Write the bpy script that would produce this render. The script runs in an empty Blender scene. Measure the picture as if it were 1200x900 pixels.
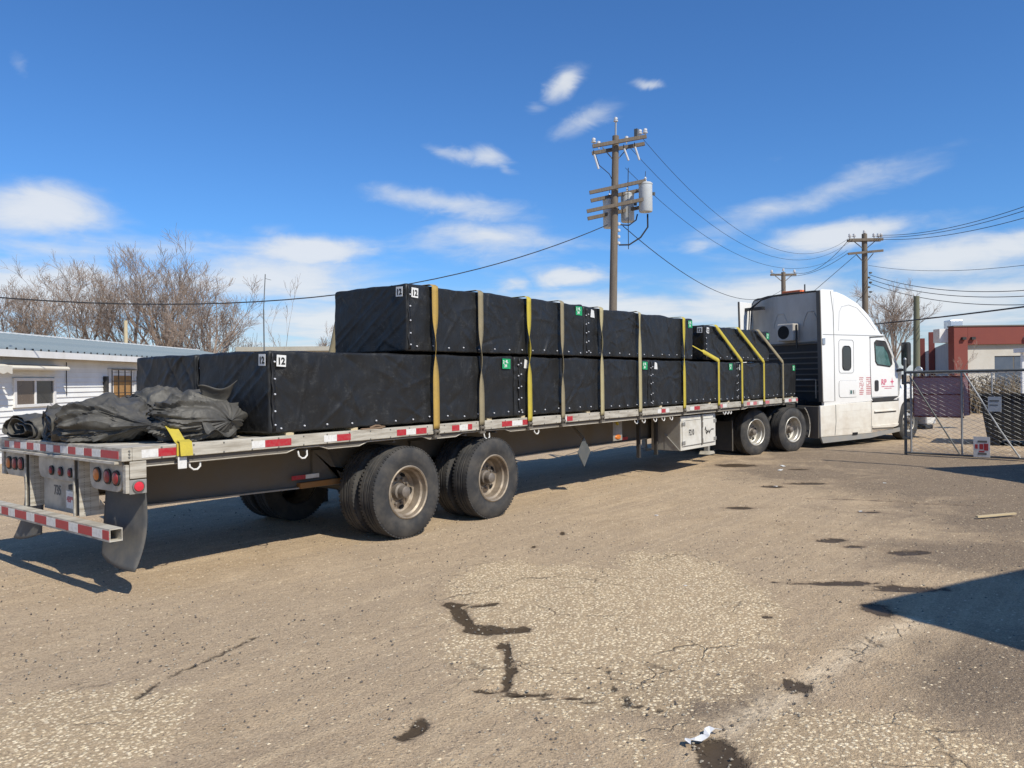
import bpy, bmesh, math, random
import numpy as np
from mathutils import Vector, Matrix, noise
random.seed(7)
S = bpy.context.scene
COL = S.collection
R = math.radians

# ------------------------------------------------------------------ camera
CAM = Vector((-3.009, -6.327, 1.743)); YAW, PITCH, ROLL, FPX = .668, -.005, -.013, 919.6
fw = Vector((math.cos(YAW)*math.cos(PITCH), math.sin(YAW)*math.cos(PITCH), math.sin(PITCH)))
rt = fw.cross(Vector((0, 0, 1))).normalized(); up = rt.cross(fw)
rt2 = rt*math.cos(ROLL)+up*math.sin(ROLL); up2 = -rt*math.sin(ROLL)+up*math.cos(ROLL)
cd = bpy.data.cameras.new('camera'); cam = bpy.data.objects.new('camera', cd); COL.objects.link(cam)
M = Matrix((rt2, up2, -fw)).transposed().to_4x4(); M.translation = CAM; cam.matrix_world = M
cd.sensor_width = 36; cd.lens = FPX/1200*36; cd.clip_end = 6000; cd.clip_start = .05
S.camera = cam

# ------------------------------------------------------------------ sky + sun
SUN = Vector((-.2, -.95, 1.0)).normalized()
W = bpy.data.worlds.new('World'); S.world = W; W.use_nodes = True
nt = W.node_tree; N = nt.nodes; Lk = nt.links; N.clear()
def nn(t, **k):
    n = N.new(t)
    for a, b in k.items(): setattr(n, a, b)
    return n
def wm(op, a, b=None, c=None, clamp=False):
    n = N.new('ShaderNodeMath'); n.operation = op; n.use_clamp = clamp
    for i, x in enumerate((a, b, c)):
        if x is None: continue
        if isinstance(x, (int, float)): n.inputs[i].default_value = x
        else: Lk.new(x, n.inputs[i])
    return n.outputs[0]
sky = nn('ShaderNodeTexSky'); sky.sky_type = 'NISHITA'; sky.sun_disc = False
sky.sun_elevation = math.asin(SUN.z); sky.sun_rotation = math.atan2(SUN.x, SUN.y)
sky.altitude = 700; sky.air_density = 1.0; sky.dust_density = .6; sky.ozone_density = 2.2
tc = nn('ShaderNodeTexCoord'); sx = nn('ShaderNodeSeparateXYZ'); Lk.new(tc.outputs['Generated'], sx.inputs[0])
dx, dy, dz = sx.outputs
el = wm('MULTIPLY', wm('ARCSINE', dz), 57.2958)
az = wm('MULTIPLY', wm('ARCTAN2', dy, dx), 57.2958)
# wispy noise laid on a cloud layer seen in perspective
inv = wm('DIVIDE', 1.0, wm('ADD', wm('MAXIMUM', dz, 0.0), .06))
cx = nn('ShaderNodeCombineXYZ'); Lk.new(wm('MULTIPLY', dx, inv), cx.inputs[0]); Lk.new(wm('MULTIPLY', dy, inv), cx.inputs[1])
nA = nn('ShaderNodeTexNoise'); nA.inputs['Scale'].default_value = 1.25; nA.inputs['Detail'].default_value = 9; nA.inputs['Roughness'].default_value = .58; nA.inputs['Distortion'].default_value = .35
Lk.new(cx.outputs[0], nA.inputs['Vector'])
mp = nn('ShaderNodeMapping'); mp.inputs['Scale'].default_value = (16, 16, 34); Lk.new(tc.outputs['Generated'], mp.inputs[0])
nB = nn('ShaderNodeTexNoise'); nB.inputs['Scale'].default_value = 1; nB.inputs['Detail'].default_value = 8; nB.inputs['Roughness'].default_value = .6; nB.inputs['Distortion'].default_value = .6
Lk.new(mp.outputs[0], nB.inputs['Vector'])
sB = nn('ShaderNodeSeparateXYZ'); Lk.new(nB.outputs['Color'], sB.inputs[0])
azw = wm('ADD', az, wm('MULTIPLY', wm('SUBTRACT', sB.outputs[0], .5), 2.6))
elw = wm('ADD', el, wm('MULTIPLY', wm('SUBTRACT', sB.outputs[1], .5), 1.3))
CL = [(70.2,19.2,.8,1.1,20,.62),(69.5,10.9,4.2,1.5,5,1.15),(64.2,8.7,11.1,1.3,0,.5),(34.2,20.4,1.5,.9,35,1.0),(36.2,19.0,1.3,.5,10,.6),(32.8,18.0,2.9,1.0,18,.95),(28.3,20.2,1.1,.35,-5,.7),
 (42.5,16.2,2.6,.5,-12,.85),(40.2,15.9,1.6,.7,-10,.9),(39,15.2,1.6,.4,-30,.5),(43.1,12.7,7.0,.9,-8,1.0),(39.1,12.0,5.0,.7,-5,.6),(39.7,10.3,4.9,1.2,0,.95),(52.7,9.3,3.4,1.0,3,1.1),
 (55.1,7.4,7.0,1.5,0,.9),(55.1,10.6,2.3,.7,0,.4),(33.9,7.4,2.6,.7,3,1.15),(37.8,7.0,1.1,.6,0,.7),(16.4,12.2,8.6,1.2,13,.8),(15.6,9.5,4.4,.9,4,1.05),(24.4,9.4,1.5,.5,3,.7),(9.2,7.5,4.4,1.2,5,.9),
 (5.5,7.9,3.2,.9,0,.9),(19.8,14.8,2.9,.4,0,.25),(30.2,5.3,6.7,1.0,-5,.7),(21.3,5.4,6.5,1.2,4,.75),(8.7,4.9,7.0,1.5,3,.65),(68.6,6.3,6.4,1.6,0,.8),(46.9,4.4,9.2,1.2,0,.85)]
field = None
for a, e, ha, he, rot, st in CL:
    c, s = math.cos(R(rot)), math.sin(R(rot))
    X = wm('MULTIPLY', wm('SUBTRACT', a, azw), 1.0); Y = wm('SUBTRACT', elw, e)
    xr = wm('DIVIDE', wm('ADD', wm('MULTIPLY', X, c), wm('MULTIPLY', Y, s)), ha)
    yr = wm('DIVIDE', wm('SUBTRACT', wm('MULTIPLY', Y, c), wm('MULTIPLY', X, s)), he)
    d2 = wm('ADD', wm('MULTIPLY', xr, xr), wm('MULTIPLY', yr, yr))
    g = wm('MULTIPLY', wm('EXPONENT', wm('MULTIPLY', d2, -.8)), st)
    field = g if field is None else wm('MAXIMUM', field, g)
# general low streaks right round the horizon, thinning out upward
low = wm('MULTIPLY', wm('SUBTRACT', 1.0, wm('DIVIDE', el, 13.0), clamp=True), .60)
base = wm('ADD', wm('MULTIPLY', field, .72), low)
dens = wm('ADD', base, wm('MULTIPLY', wm('SUBTRACT', nA.outputs['Fac'], .5), 1.0))
dens = wm('ADD', dens, wm('MULTIPLY', wm('SUBTRACT', sB.outputs[2], .5), .35))
mr = nn('ShaderNodeMapRange'); mr.interpolation_type = 'SMOOTHSTEP'; Lk.new(dens, mr.inputs[0])
for i, v in ((1, .22), (2, .85), (3, 0), (4, .86)): mr.inputs[i].default_value = v
cr = nn('ShaderNodeValToRGB'); Lk.new(dens, cr.inputs[0])
cr.color_ramp.elements[0].position = .35; cr.color_ramp.elements[0].color = (6.0, 6.8, 7.9, 1)
cr.color_ramp.elements[1].position = .9; cr.color_ramp.elements[1].color = (8.2, 8.4, 8.6, 1)
tint = nn('ShaderNodeMixRGB', blend_type='MULTIPLY'); tint.inputs[0].default_value = 1; tint.inputs[2].default_value = (.56, 1.0, 1.48, 1)
Lk.new(sky.outputs[0], tint.inputs[1])
tm_ = nn('ShaderNodeMixRGB'); Lk.new(wm('DIVIDE', el, 9.0, clamp=True), tm_.inputs[0]); tm_.inputs[1].default_value = (.86, .98, 1.16, 1); tm_.inputs[2].default_value = (.56, 1.0, 1.48, 1); Lk.new(tm_.outputs[0], tint.inputs[2])
mix = nn('ShaderNodeMixRGB'); Lk.new(mr.outputs[0], mix.inputs[0]); Lk.new(tint.outputs[0], mix.inputs[1]); Lk.new(cr.outputs[0], mix.inputs[2])
bg = nn('ShaderNodeBackground'); bg.inputs['Strength'].default_value = .10; Lk.new(mix.outputs[0], bg.inputs['Color'])
wo = nn('ShaderNodeOutputWorld'); Lk.new(bg.outputs[0], wo.inputs['Surface'])

sl = bpy.data.lights.new('sun', 'SUN'); sl.energy = 5.0; sl.angle = R(.53); sl.color = (1, .94, .82)
so = bpy.data.objects.new('sun', sl); COL.objects.link(so)
so.rotation_euler = SUN.to_track_quat('Z', 'Y').to_euler(); so.location = (0, 0, 30)
S.view_settings.view_transform = 'Standard'; S.view_settings.look = 'None'; S.view_settings.gamma = 1; S.view_settings.exposure = 0
S.render.resolution_x = 1024; S.render.resolution_y = 768

# ------------------------------------------------------------------ materials
class NT:
    def __init__(s, name):
        s.m = bpy.data.materials.new(name); s.m.use_nodes = True; s.t = s.m.node_tree; s.n = s.t.nodes; s.l = s.t.links
        s.b = s.n['Principled BSDF']; s.c = s.n.new('ShaderNodeTexCoord').outputs['Object']
    def put(s, sock, x):
        if isinstance(x, bpy.types.NodeSocket): s.l.new(x, sock)
        elif isinstance(x, (tuple, list)): sock.default_value = tuple(x) if len(x) == len(sock.default_value) else tuple(x)+(1,)
        else: sock.default_value = x
    def noise(s, sc, det=4, ro=.55, vec=None, dist=0, stretch=None):
        v = vec or s.c
        if stretch:
            mp = s.n.new('ShaderNodeMapping'); mp.inputs['Scale'].default_value = stretch; s.l.new(v, mp.inputs[0]); v = mp.outputs[0]
        n = s.n.new('ShaderNodeTexNoise'); s.l.new(v, n.inputs['Vector']); n.inputs['Scale'].default_value = sc; n.inputs['Detail'].default_value = det
        n.inputs['Roughness'].default_value = ro; n.inputs['Distortion'].default_value = dist
        return n.outputs['Fac']
    def voro(s, sc, feat='F1', vec=None, out='Distance'):
        n = s.n.new('ShaderNodeTexVoronoi'); n.feature = feat; s.l.new(vec or s.c, n.inputs['Vector']); n.inputs['Scale'].default_value = sc
        return n.outputs[out]
    def math(s, op, a, b=None, clamp=False):
        n = s.n.new('ShaderNodeMath'); n.operation = op; n.use_clamp = clamp; s.put(n.inputs[0], a)
        if b is not None: s.put(n.inputs[1], b)
        return n.outputs[0]
    def rng(s, x, a, b, c=0, d=1):
        n = s.n.new('ShaderNodeMapRange'); s.put(n.inputs[0], x)
        for i, v in enumerate((a, b, c, d)): n.inputs[i+1].default_value = v
        return n.outputs[0]
    def mix(s, f, a, b, mode='MIX'):
        n = s.n.new('ShaderNodeMixRGB'); n.blend_type = mode; s.put(n.inputs[0], f); s.put(n.inputs[1], a); s.put(n.inputs[2], b)
        return n.outputs[0]
    def attr(s, name):
        n = s.n.new('ShaderNodeAttribute'); n.attribute_name = name; return n.outputs['Fac']
    def bump(s, h, st, d=.01, nrm=None):
        n = s.n.new('ShaderNodeBump'); n.inputs['Strength'].default_value = st; n.inputs['Distance'].default_value = d; s.put(n.inputs['Height'], h)
        if nrm: s.l.new(nrm, n.inputs['Normal'])
        return n.outputs[0]
    def set(s, **k):
        for a, v in k.items(): s.put(s.b.inputs[{'col': 'Base Color', 'rough': 'Roughness', 'metal': 'Metallic', 'nrm': 'Normal', 'spec': 'Specular IOR Level', 'coat': 'Coat Weight', 'em': 'Emission Color', 'es': 'Emission Strength'}[a]], v)
        return s.m
def dirty(name, col, rough=.5, metal=0, dirt=(.20, .16, .11), amt=.5, sc=3, bump=.15, bsc=60, low=None, stretch=None, spec=.5, fine=.15):
    m = NT(name)
    a = m.noise(sc, 6, .62, stretch=stretch); f = m.rng(a, .42, .72, 0, amt)
    c2 = m.mix(m.rng(m.noise(sc*14, 4, .7), .3, .7, 0, fine), col, tuple(x*.55 for x in col))
    c = m.mix(f, c2, dirt)
    if low:      # road grime that belongs to the lower edge of the thing
        sp = m.n.new('ShaderNodeSeparateXYZ'); m.l.new(m.c, sp.inputs[0])
        g = m.math('MULTIPLY', m.rng(sp.outputs[2], low[0], low[1], 1, 0), m.rng(m.noise(5, 5, .6, stretch=(1, 1, 2.5)), .25, .7, .3, 1))
        c = m.mix(m.math('MULTIPLY', g, low[2], True), c, low[3] if len(low) > 3 else dirt)
    m.set(col=c, rough=m.rng(a, .3, .7, rough, min(1, rough+.25)), metal=metal, spec=spec)
    if bump: m.set(nrm=m.bump(m.noise(bsc, 3), bump, .004))
    return m.m
MT = {}
MT['rail'] = dirty('weathered_rail_paint', (.52, .485, .41), .5, .1, (.20, .165, .12), .9, 4, .2, stretch=(.6, 2, 6))
MT['alu'] = dirty('dull_aluminium', (.42, .41, .38), .42, .55, (.2, .17, .13), .6, 5, .2)
MT['aludark'] = dirty('grimy_frame_metal', (.135, .122, .105), .65, .1, (.15, .125, .09), .8, 3, .25)
MT['deck'] = dirty('worn_deck_board', (.50, .47, .41), .6, .1, (.24, .20, .15), .8, 4, .4, stretch=(.5, 6, 1))
MT['red'] = dirty('red_reflective_tape', (.42, .018, .03), .35, 0, (.3, .14, .12), .45, 30, 0)
MT['pinkred'] = dirty('faded_red_tape', (.55, .12, .14), .5, 0, (.4, .3, .27), .6, 30, 0)
MT['white'] = dirty('white_reflective_tape', (.72, .71, .68), .35, 0, (.4, .37, .32), .5, 30, 0)
MT['rubber'] = dirty('tyre_rubber', (.030, .030, .031), .72, 0, (.13, .115, .095), .55, 5, .3, 90)
MT['tread'] = dirty('worn_tread_rubber', (.035, .034, .033), .8, 0, (.15, .13, .105), .7, 9, .5, 50)
MT['rim'] = dirty('dirty_alloy_rim', (.36, .30, .23), .45, .5, (.13, .09, .055), .8, 7, .2)
MT['rimclean'] = dirty('pale_alloy_rim', (.52, .50, .45), .38, .5, (.26, .22, .16), .6, 7, .15)
MT['hub'] = dirty('steel_hub', (.24, .21, .18), .5, .5, (.10, .075, .055), .8, 9, .2)
MT['black'] = dirty('black_plastic', (.02, .02, .02), .5, 0, (.1, .09, .075), .35, 4, .1)
MT['grille'] = dirty('dark_hole', (.006, .006, .006), .9, 0, amt=0, bump=0)
MT['flap'] = dirty('rubber_mud_flap', (.075, .075, .073), .55, 0, (.17, .15, .12), .6, 5, .15)
MT['yellow'] = dirty('yellow_webbing', (.54, .43, .045), .7, 0, (.3, .24, .06), .5, 8, .3, 200, fine=.3)
MT['amberweb'] = dirty('amber_webbing', (.48, .31, .07), .75, 0, (.24, .18, .09), .6, 5, .3, 200, fine=.3)
MT['khaki'] = dirty('khaki_webbing', (.30, .25, .15), .8, 0, (.17, .145, .1), .6, 5, .3, 200, fine=.3)
MT['paleweb'] = dirty('pale_webbing', (.43, .37, .20), .8, 0, (.25, .21, .13), .5, 5, .3, 200, fine=.3)
MT['label'] = dirty('white_paper_label', (.72, .72, .70), .6, 0, (.4, .4, .38), .4, 20, 0)
MT['green'] = dirty('green_label', (.0, .30, .10), .5, 0, (.2, .4, .3), .2, 30, 0)
MT['ink'] = dirty('black_ink', (.015, .015, .015), .6, 0, amt=0, bump=0)
MT['greyink'] = dirty('faded_grey_ink', (.14, .14, .13), .6, 0, amt=.3, bump=0)
MT['rivet'] = dirty('bright_snap_rivet', (.75, .76, .78), .3, .2, amt=.1, bump=0)
MT['paint'] = dirty('white_cab_paint', (.80, .79, .76), .28, 0, (.6, .56, .5), .12, 1.6, 0, low=(.2, 1.9, .55, (.50, .43, .33)), fine=.03)
MT['skirt'] = dirty('road_grimed_fairing', (.78, .75, .67), .38, 0, (.50, .42, .32), .5, 2.5, .05, low=(.1, 1.2, .55, (.36, .30, .22)), fine=.08)
MT['skirtlow'] = dirty('grey_rubber_skirt', (.25, .25, .24), .6, 0, (.32, .28, .22), .6, 4, .1)
MT['cabgrey'] = dirty('grey_cab_rear_panel', (.50, .47, .42), .55, 0, (.30, .26, .21), .6, 2.2, .05, stretch=(1, 1, .35))
MT['cabdark'] = dirty('dark_cab_recess', (.028, .028, .028), .7, 0, (.07, .06, .05), .6, 4, .2)  # plain near-black for the rear recess panel and chassis parts
MT['seam'] = dirty('panel_gap', (.16, .16, .16), .8, 0, amt=0, bump=0)
MT['chrome'] = dirty('dull_chrome', (.7, .7, .7), .25, .9, (.3, .28, .25), .3, 8, 0)
MT['pink'] = dirty('pink_lettering', (.62, .09, .17), .5, 0, (.75, .6, .6), .5, 30, 0)
MT['orange'] = dirty('orange_beacon_strip', (.75, .16, .04), .4, 0, amt=.1, bump=0)
MT['amber'] = dirty('amber_lens', (.62, .17, .02), .25, 0, (.2, .1, .05), .3, 30, 0)
MT['redlens'] = dirty('red_lens', (.30, .015, .02), .22, 0, (.12, .05, .04), .4, 30, 0)
MT['brightred'] = dirty('bright_red_lens', (.62, .03, .05), .22, 0, amt=.1, bump=0)
MT['boxwhite'] = dirty('toolbox_white_paint', (.66, .64, .58), .45, 0, (.38, .33, .25), .6, 4, .1)
MT['boxside'] = dirty('toolbox_grey_side', (.34, .32, .28), .5, .2, (.2, .17, .13), .6, 4, .15)
MT['wood'] = dirty('weathered_pole_wood', (.15, .12, .09), .85, 0, (.24, .2, .155), .7, 5, .6, 30, stretch=(5, 5, .4))
MT['woodgreen'] = dirty('treated_green_pole', (.14, .15, .10), .85, 0, (.22, .18, .11), .6, 2, .5, 30, stretch=(4, 4, .4))
MT['planks'] = dirty('fresh_timber', (.55, .45, .28), .8, 0, (.4, .3, .18), .4, 6, .3)
MT['transformer'] = dirty('pale_grey_transformer', (.52, .54, .54), .45, 0, (.36, .37, .36), .4, 4, 0)
MT['porcelain'] = dirty('white_porcelain', (.62, .62, .62), .25, 0, amt=.2, bump=0)
MT['cable'] = dirty('black_cable', (.02, .02, .022), .6, 0, amt=0, bump=0)
MT['galv'] = dirty('galvanised_steel', (.40, .41, .41), .42, .55, (.24, .23, .21), .5, 8, .1)
MT['galvdark'] = dirty('weathered_gate_pipe', (.13, .14, .14), .5, .45, (.2, .19, .17), .5, 8, .1)
MT['wiremesh'] = dirty('chain_link_wire', (.50, .50, .48), .45, .4, (.3, .28, .25), .4, 9, 0)
MT['siding'] = dirty('white_vinyl_siding', (.80, .80, .77), .55, 0, (.55, .52, .46), .35, 1.4, .05, fine=.04)
MT['trim'] = dirty('white_trim', (.76, .75, .73), .5, 0, (.5, .47, .4), .35, 3, .05)
MT['soffit'] = dirty('tan_soffit', (.42, .36, .27), .7, 0, amt=.4)
MT['roofblue'] = dirty('blue_grey_metal_roof', (.24, .285, .30), .45, .15, (.38, .40, .40), .4, 2, .05)
MT['glass'] = dirty('dark_window_glass', (.028, .03, .03), .08, 0, (.07, .06, .05), .3, 2, 0, spec=.8)
MT['glassbrown'] = dirty('curtained_window_glass', (.12, .09, .07), .12, 0, (.18, .14, .1), .3, 2, 0, spec=.7)
MT['glassteal'] = dirty('tinted_cab_glass', (.05, .12, .11), .05, 0, (.15, .25, .24), .6, 6, 0, spec=.9)
MT['plywood'] = dirty('boarded_door_plywood', (.40, .22, .08), .7, 0, (.25, .14, .06), .6, 3, .2, stretch=(1, 1, 4))
MT['awning'] = dirty('cream_awning_canvas', (.66, .62, .53), .8, 0, (.48, .42, .33), .4, 4, .1)
MT['bark'] = dirty('grey_brown_bark', (.15, .115, .085), .9, 0, (.26, .22, .18), .6, 3, .4)
MT['twig'] = dirty('pale_brown_twig', (.25, .19, .15), .9, 0, (.33, .27, .22), .5, 1, 0)
MT['brush'] = dirty('dry_brush_twig', (.17, .13, .085), .95, 0, (.26, .21, .14), .5, 1, 0)
MT['redwall'] = dirty('red_brick_paint', (.20, .048, .036), .75, 0, (.25, .085, .065), .4, 1.2, .1)
MT['whitewall'] = dirty('cream_stucco', (.56, .53, .46), .8, 0, (.42, .38, .31), .5, .8, .1)
MT['shadedwall'] = dirty('shaded_grey_stucco', (.30, .31, .32), .8, 0, (.22, .22, .21), .4, .8, .1)  # grey holds the shade of the side wall turned from the sun
MT['windowgrey'] = dirty('slate_window_glass', (.07, .09, .12), .2, 0, (.12, .14, .16), .4, 1, 0, spec=.7)
MT['concrete'] = dirty('pale_flat_roof_edge', (.42, .40, .34), .85, 0, (.3, .28, .22), .5, 2, .1)
MT['skip'] = dirty('black_skip_paint', (.008, .008, .008), .6, 0, (.03, .025, .02), .4, 2, .15)
MT['rope'] = dirty('brown_rope', (.2, .13, .08), .9, 0, amt=.3)
MT['stone'] = dirty('gravel_stone', (.30, .26, .20), .85, 0, (.42, .37, .29), .7, 4, .2)
MT['darkstone'] = dirty('dark_gravel_stone', (.09, .08, .07), .85, 0, (.16, .13, .1), .7, 4, .2)
MT['steelgrey'] = dirty('ribbed_grey_container', (.30, .31, .32), .6, .1, amt=.4)
MT['orangebrown'] = dirty('rusty_orange_wedge', (.30, .14, .04), .7, 0, amt=.4)

def vinyl(name, base, dust, dustcol, rough, foldamp=.5):
    m = NT(name)
    n1 = m.noise(1.3, 5, .6, dist=.8); n2 = m.noise(9, 6, .65, stretch=(1, 1, .5))
    sc = m.noise(2.2, 8, .7, dist=2.5, stretch=(1, 1, 2.2))
    scuff = m.math('MULTIPLY', m.rng(m.math('ABSOLUTE', m.math('SUBTRACT', sc, .5)), 0, .012, 1, 0), m.rng(n2, .5, .68, 0, .35), True)
    c = m.mix(m.math('MULTIPLY', m.rng(n1, .38, .7, 0, 1), dust, True), base, dustcol)
    c = m.mix(m.math('MULTIPLY', m.rng(n2, .5, .75, 0, 1), dust*.5, True), c, dustcol)
    c = m.mix(scuff, c, (.22, .22, .21))
    folds = m.math('ADD', m.math('MULTIPLY', m.noise(2.6, 3, .5, dist=1.6, stretch=(1, 1, .55)), 1.0), m.math('MULTIPLY', m.noise(14, 3, .5, dist=1.0), .05))
    b = m.bump(folds, foldamp, .10); b = m.bump(m.noise(380, 2, .5), .12, .001, b)
    return m.set(col=c, rough=m.rng(n2, .3, .7, rough-.06, rough+.14), nrm=b, spec=.42)
MT['cover'] = vinyl('black_vinyl_cover', (.0125, .0125, .0125), .12, (.034, .034, .033), .47, .22)
MT['coverflap'] = vinyl('black_vinyl_flap', (.008, .008, .009), .25, (.03, .03, .03), .5)
MT['tarp'] = vinyl('dusty_grey_tarp', (.052, .050, .045), 1.0, (.125, .115, .095), .56, .35)

# ------------------------------------------------------------------ mesh helpers
CACHE = {}
class MB:
    def __init__(s): s.v = []; s.f = []; s.mi = []
    def add(s, vs, fs, mi=0):
        o = len(s.v); s.v += [tuple(v) for v in vs]; s.f += [tuple(i+o for i in f) for f in fs]; s.mi += [mi]*len(fs); return s
    def box(s, a, b, mi=0):
        x0, y0, z0 = a; x1, y1, z1 = b
        return s.add([(x0,y0,z0),(x1,y0,z0),(x1,y1,z0),(x0,y1,z0),(x0,y0,z1),(x1,y0,z1),(x1,y1,z1),(x0,y1,z1)],
                     [(0,3,2,1),(4,5,6,7),(0,1,5,4),(1,2,6,5),(2,3,7,6),(3,0,4,7)], mi)
    def obox(s, c, size, rot, mi=0):       # rot: 3x3 or euler tuple
        m = rot if isinstance(rot, Matrix) else Matrix.Rotation(rot[2], 3, 'Z') @ Matrix.Rotation(rot[1], 3, 'Y') @ Matrix.Rotation(rot[0], 3, 'X')
        o = len(s.v); s.box(tuple(-x/2 for x in size), tuple(x/2 for x in size), mi)
        for i in range(o, len(s.v)): s.v[i] = tuple(m @ Vector(s.v[i]) + Vector(c))
        return s
    def bar(s, p, q, w, h=None, mi=0):
        p, q = Vector(p), Vector(q); d = q-p; L = d.length; x = d/L
        y = Vector((0, 0, 1)).cross(x)
        if y.length < 1e-3: y = Vector((0, 1, 0))
        y.normalize(); z = x.cross(y); m = Matrix((x, y, z)).transposed()
        return s.obox((p+q)/2, (L, w, h or w), m, mi)
    def prism(s, pts, axis, a, b, mi=0):   # pts in the plane across axis: X->(y,z) Y->(x,z) Z->(x,y)
        def P(t, p): return {'X': (t, p[0], p[1]), 'Y': (p[0], t, p[1]), 'Z': (p[0], p[1], t)}[axis]
        n = len(pts); return s.add([P(a, p) for p in pts]+[P(b, p) for p in pts], [tuple(range(n))[::-1], tuple(range(n, 2*n))]+[(i, (i+1) % n, (i+1) % n+n, i+n) for i in range(n)], mi)
    def tube(s, pts, r, n=8, mi=0, cap=True):
        pts = [Vector(p) for p in pts]; k = len(pts); rr = r if isinstance(r, (list, tuple)) else [r]*k
        t0 = (pts[1]-pts[0]).normalized(); u = t0.orthogonal().normalized(); o = len(s.v)
        for i in range(k):
            t = (pts[min(i+1, k-1)]-pts[max(i-1, 0)]).normalized()
            u = (u-t*u.dot(t)); u = u.normalized() if u.length > 1e-6 else t.orthogonal().normalized()
            w = t.cross(u)
            for j in range(n):
                a = 2*math.pi*j/n; s.v.append(tuple(pts[i]+(u*math.cos(a)+w*math.sin(a))*rr[i]))
        for i in range(k-1):
            for j in range(n):
                s.f.append((o+i*n+j, o+i*n+(j+1) % n, o+(i+1)*n+(j+1) % n, o+(i+1)*n+j)); s.mi.append(mi)
        if cap:
            s.f.append(tuple(o+j for j in range(n))[::-1]); s.mi.append(mi); s.f.append(tuple(o+(k-1)*n+j for j in range(n))); s.mi.append(mi)
        return s
    def lathe(s, prof, c, axis='Y', n=32, mi=0, closed=False):   # prof: (radius, offset along axis)
        o = len(s.v); k = len(prof)
        for r, h in prof:
            for j in range(n):
                a = 2*math.pi*j/n; p, q = r*math.cos(a), r*math.sin(a)
                v = {'Y': (c[0]+p, c[1]+h, c[2]+q), 'Z': (c[0]+p, c[1]+q, c[2]+h), 'X': (c[0]+h, c[1]+p, c[2]+q)}[axis]
                s.v.append(v)
        for i in range(k if closed else k-1):
            i2 = (i+1) % k
            for j in range(n):
                s.f.append((o+i*n+j, o+i2*n+j, o+i2*n+(j+1) % n, o+i*n+(j+1) % n)); s.mi.append(mi)
        return s
    def grid(s, P, nu, nv, mi=0, wrap=False):
        o = len(s.v)
        for i in range(nu):
            for j in range(nv): s.v.append(tuple(P(i, j)))
        for i in range(nu-1):
            for j in range(nv if wrap else nv-1): s.f.append((o+i*nv+j, o+(i+1)*nv+j, o+(i+1)*nv+(j+1) % nv, o+i*nv+(j+1) % nv)); s.mi.append(mi)
        return s
    def build(s, name, mats, parent=None, smooth=False, bevel=0, stuff=False, loc=(0, 0, 0), rot=None, recalc=True, ang=40, solid=0):
        me = bpy.data.meshes.new(name); me.from_pydata(s.v, [], s.f); 
        mats = mats if isinstance(mats, (list, tuple)) else [mats]
        for m in mats: me.materials.append(MT[m])
        if len(mats) > 1: me.polygons.foreach_set('material_index', s.mi)
        if recalc:
            b = bmesh.new(); b.from_mesh(me); bmesh.ops.recalc_face_normals(b, faces=b.faces); b.to_mesh(me); b.free()
        if smooth:
            me.shade_smooth(); me.set_sharp_from_angle(angle=R(ang))
        me.update(); return put(name, me, parent, loc, rot, bevel, stuff, solid)
def put(name, me, parent=None, loc=(0, 0, 0), rot=None, bevel=0, stuff=False, solid=0):
    o = bpy.data.objects.new(name, me); COL.objects.link(o); o.parent = parent; o.location = loc
    if rot: o.rotation_euler = rot
    if bevel:
        m = o.modifiers.new('bevel', 'BEVEL'); m.width = bevel; m.segments = 2; m.limit_method = 'ANGLE'; m.angle_limit = R(40)
    if solid:
        m = o.modifiers.new('solid', 'SOLIDIFY'); m.thickness = solid; m.offset = 0
    if stuff: o['kind'] = 'stuff'
    return o
def thing(name, label, cat, loc=(0, 0, 0), rz=0, group=None):
    o = bpy.data.objects.new(name, None); COL.objects.link(o); o.location = loc; o.rotation_euler = (0, 0, rz); o.empty_display_size = .2
    return tag(o, label, cat, group)
def tag(o, label, cat, group=None):
    o['label'] = label; o['category'] = cat
    if group: o['group'] = group
    return o
def copy_tree(o, parent=None):
    c = o.copy(); COL.objects.link(c); c.parent = parent
    for ch in list(o.children): copy_tree(ch, c)
    return c
def text(body, size, name, mat, parent, M4, ext=.001, align='LEFT', bold=0):
    cu = bpy.data.curves.new('t', 'FONT'); cu.body = body; cu.size = size; cu.extrude = ext; cu.align_x = align; cu.offset = bold; cu.resolution_u = 3
    ob = bpy.data.objects.new('t', cu); COL.objects.link(ob); bpy.context.view_layer.update()
    me = bpy.data.meshes.new_from_object(ob.evaluated_get(bpy.context.evaluated_depsgraph_get())); bpy.data.objects.remove(ob)
    me.transform(M4); me.name = name; me.materials.clear(); me.materials.append(MT[mat]); return put(name, me, parent)
def side_mat(x, y, z, sx=1):       # text on a face looking to -Y, reading towards +X
    return Matrix.Translation((x, y, z)) @ Matrix.Rotation(math.pi/2, 4, 'X') @ Matrix.Scale(sx, 4, (1, 0, 0))
def rear_mat(x, y, z, sx=1):       # text on a face looking to -X, reading towards -Y
    return Matrix.Translation((x, y, z)) @ Matrix.Rotation(-math.pi/2, 4, 'Z') @ Matrix.Rotation(math.pi/2, 4, 'X') @ Matrix.Scale(sx, 4, (1, 0, 0))
def vnoise(p): return noise.noise(p)
def fbm(p, o=4): return noise.fractal(p, 1.0, 2.0, o)

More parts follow.
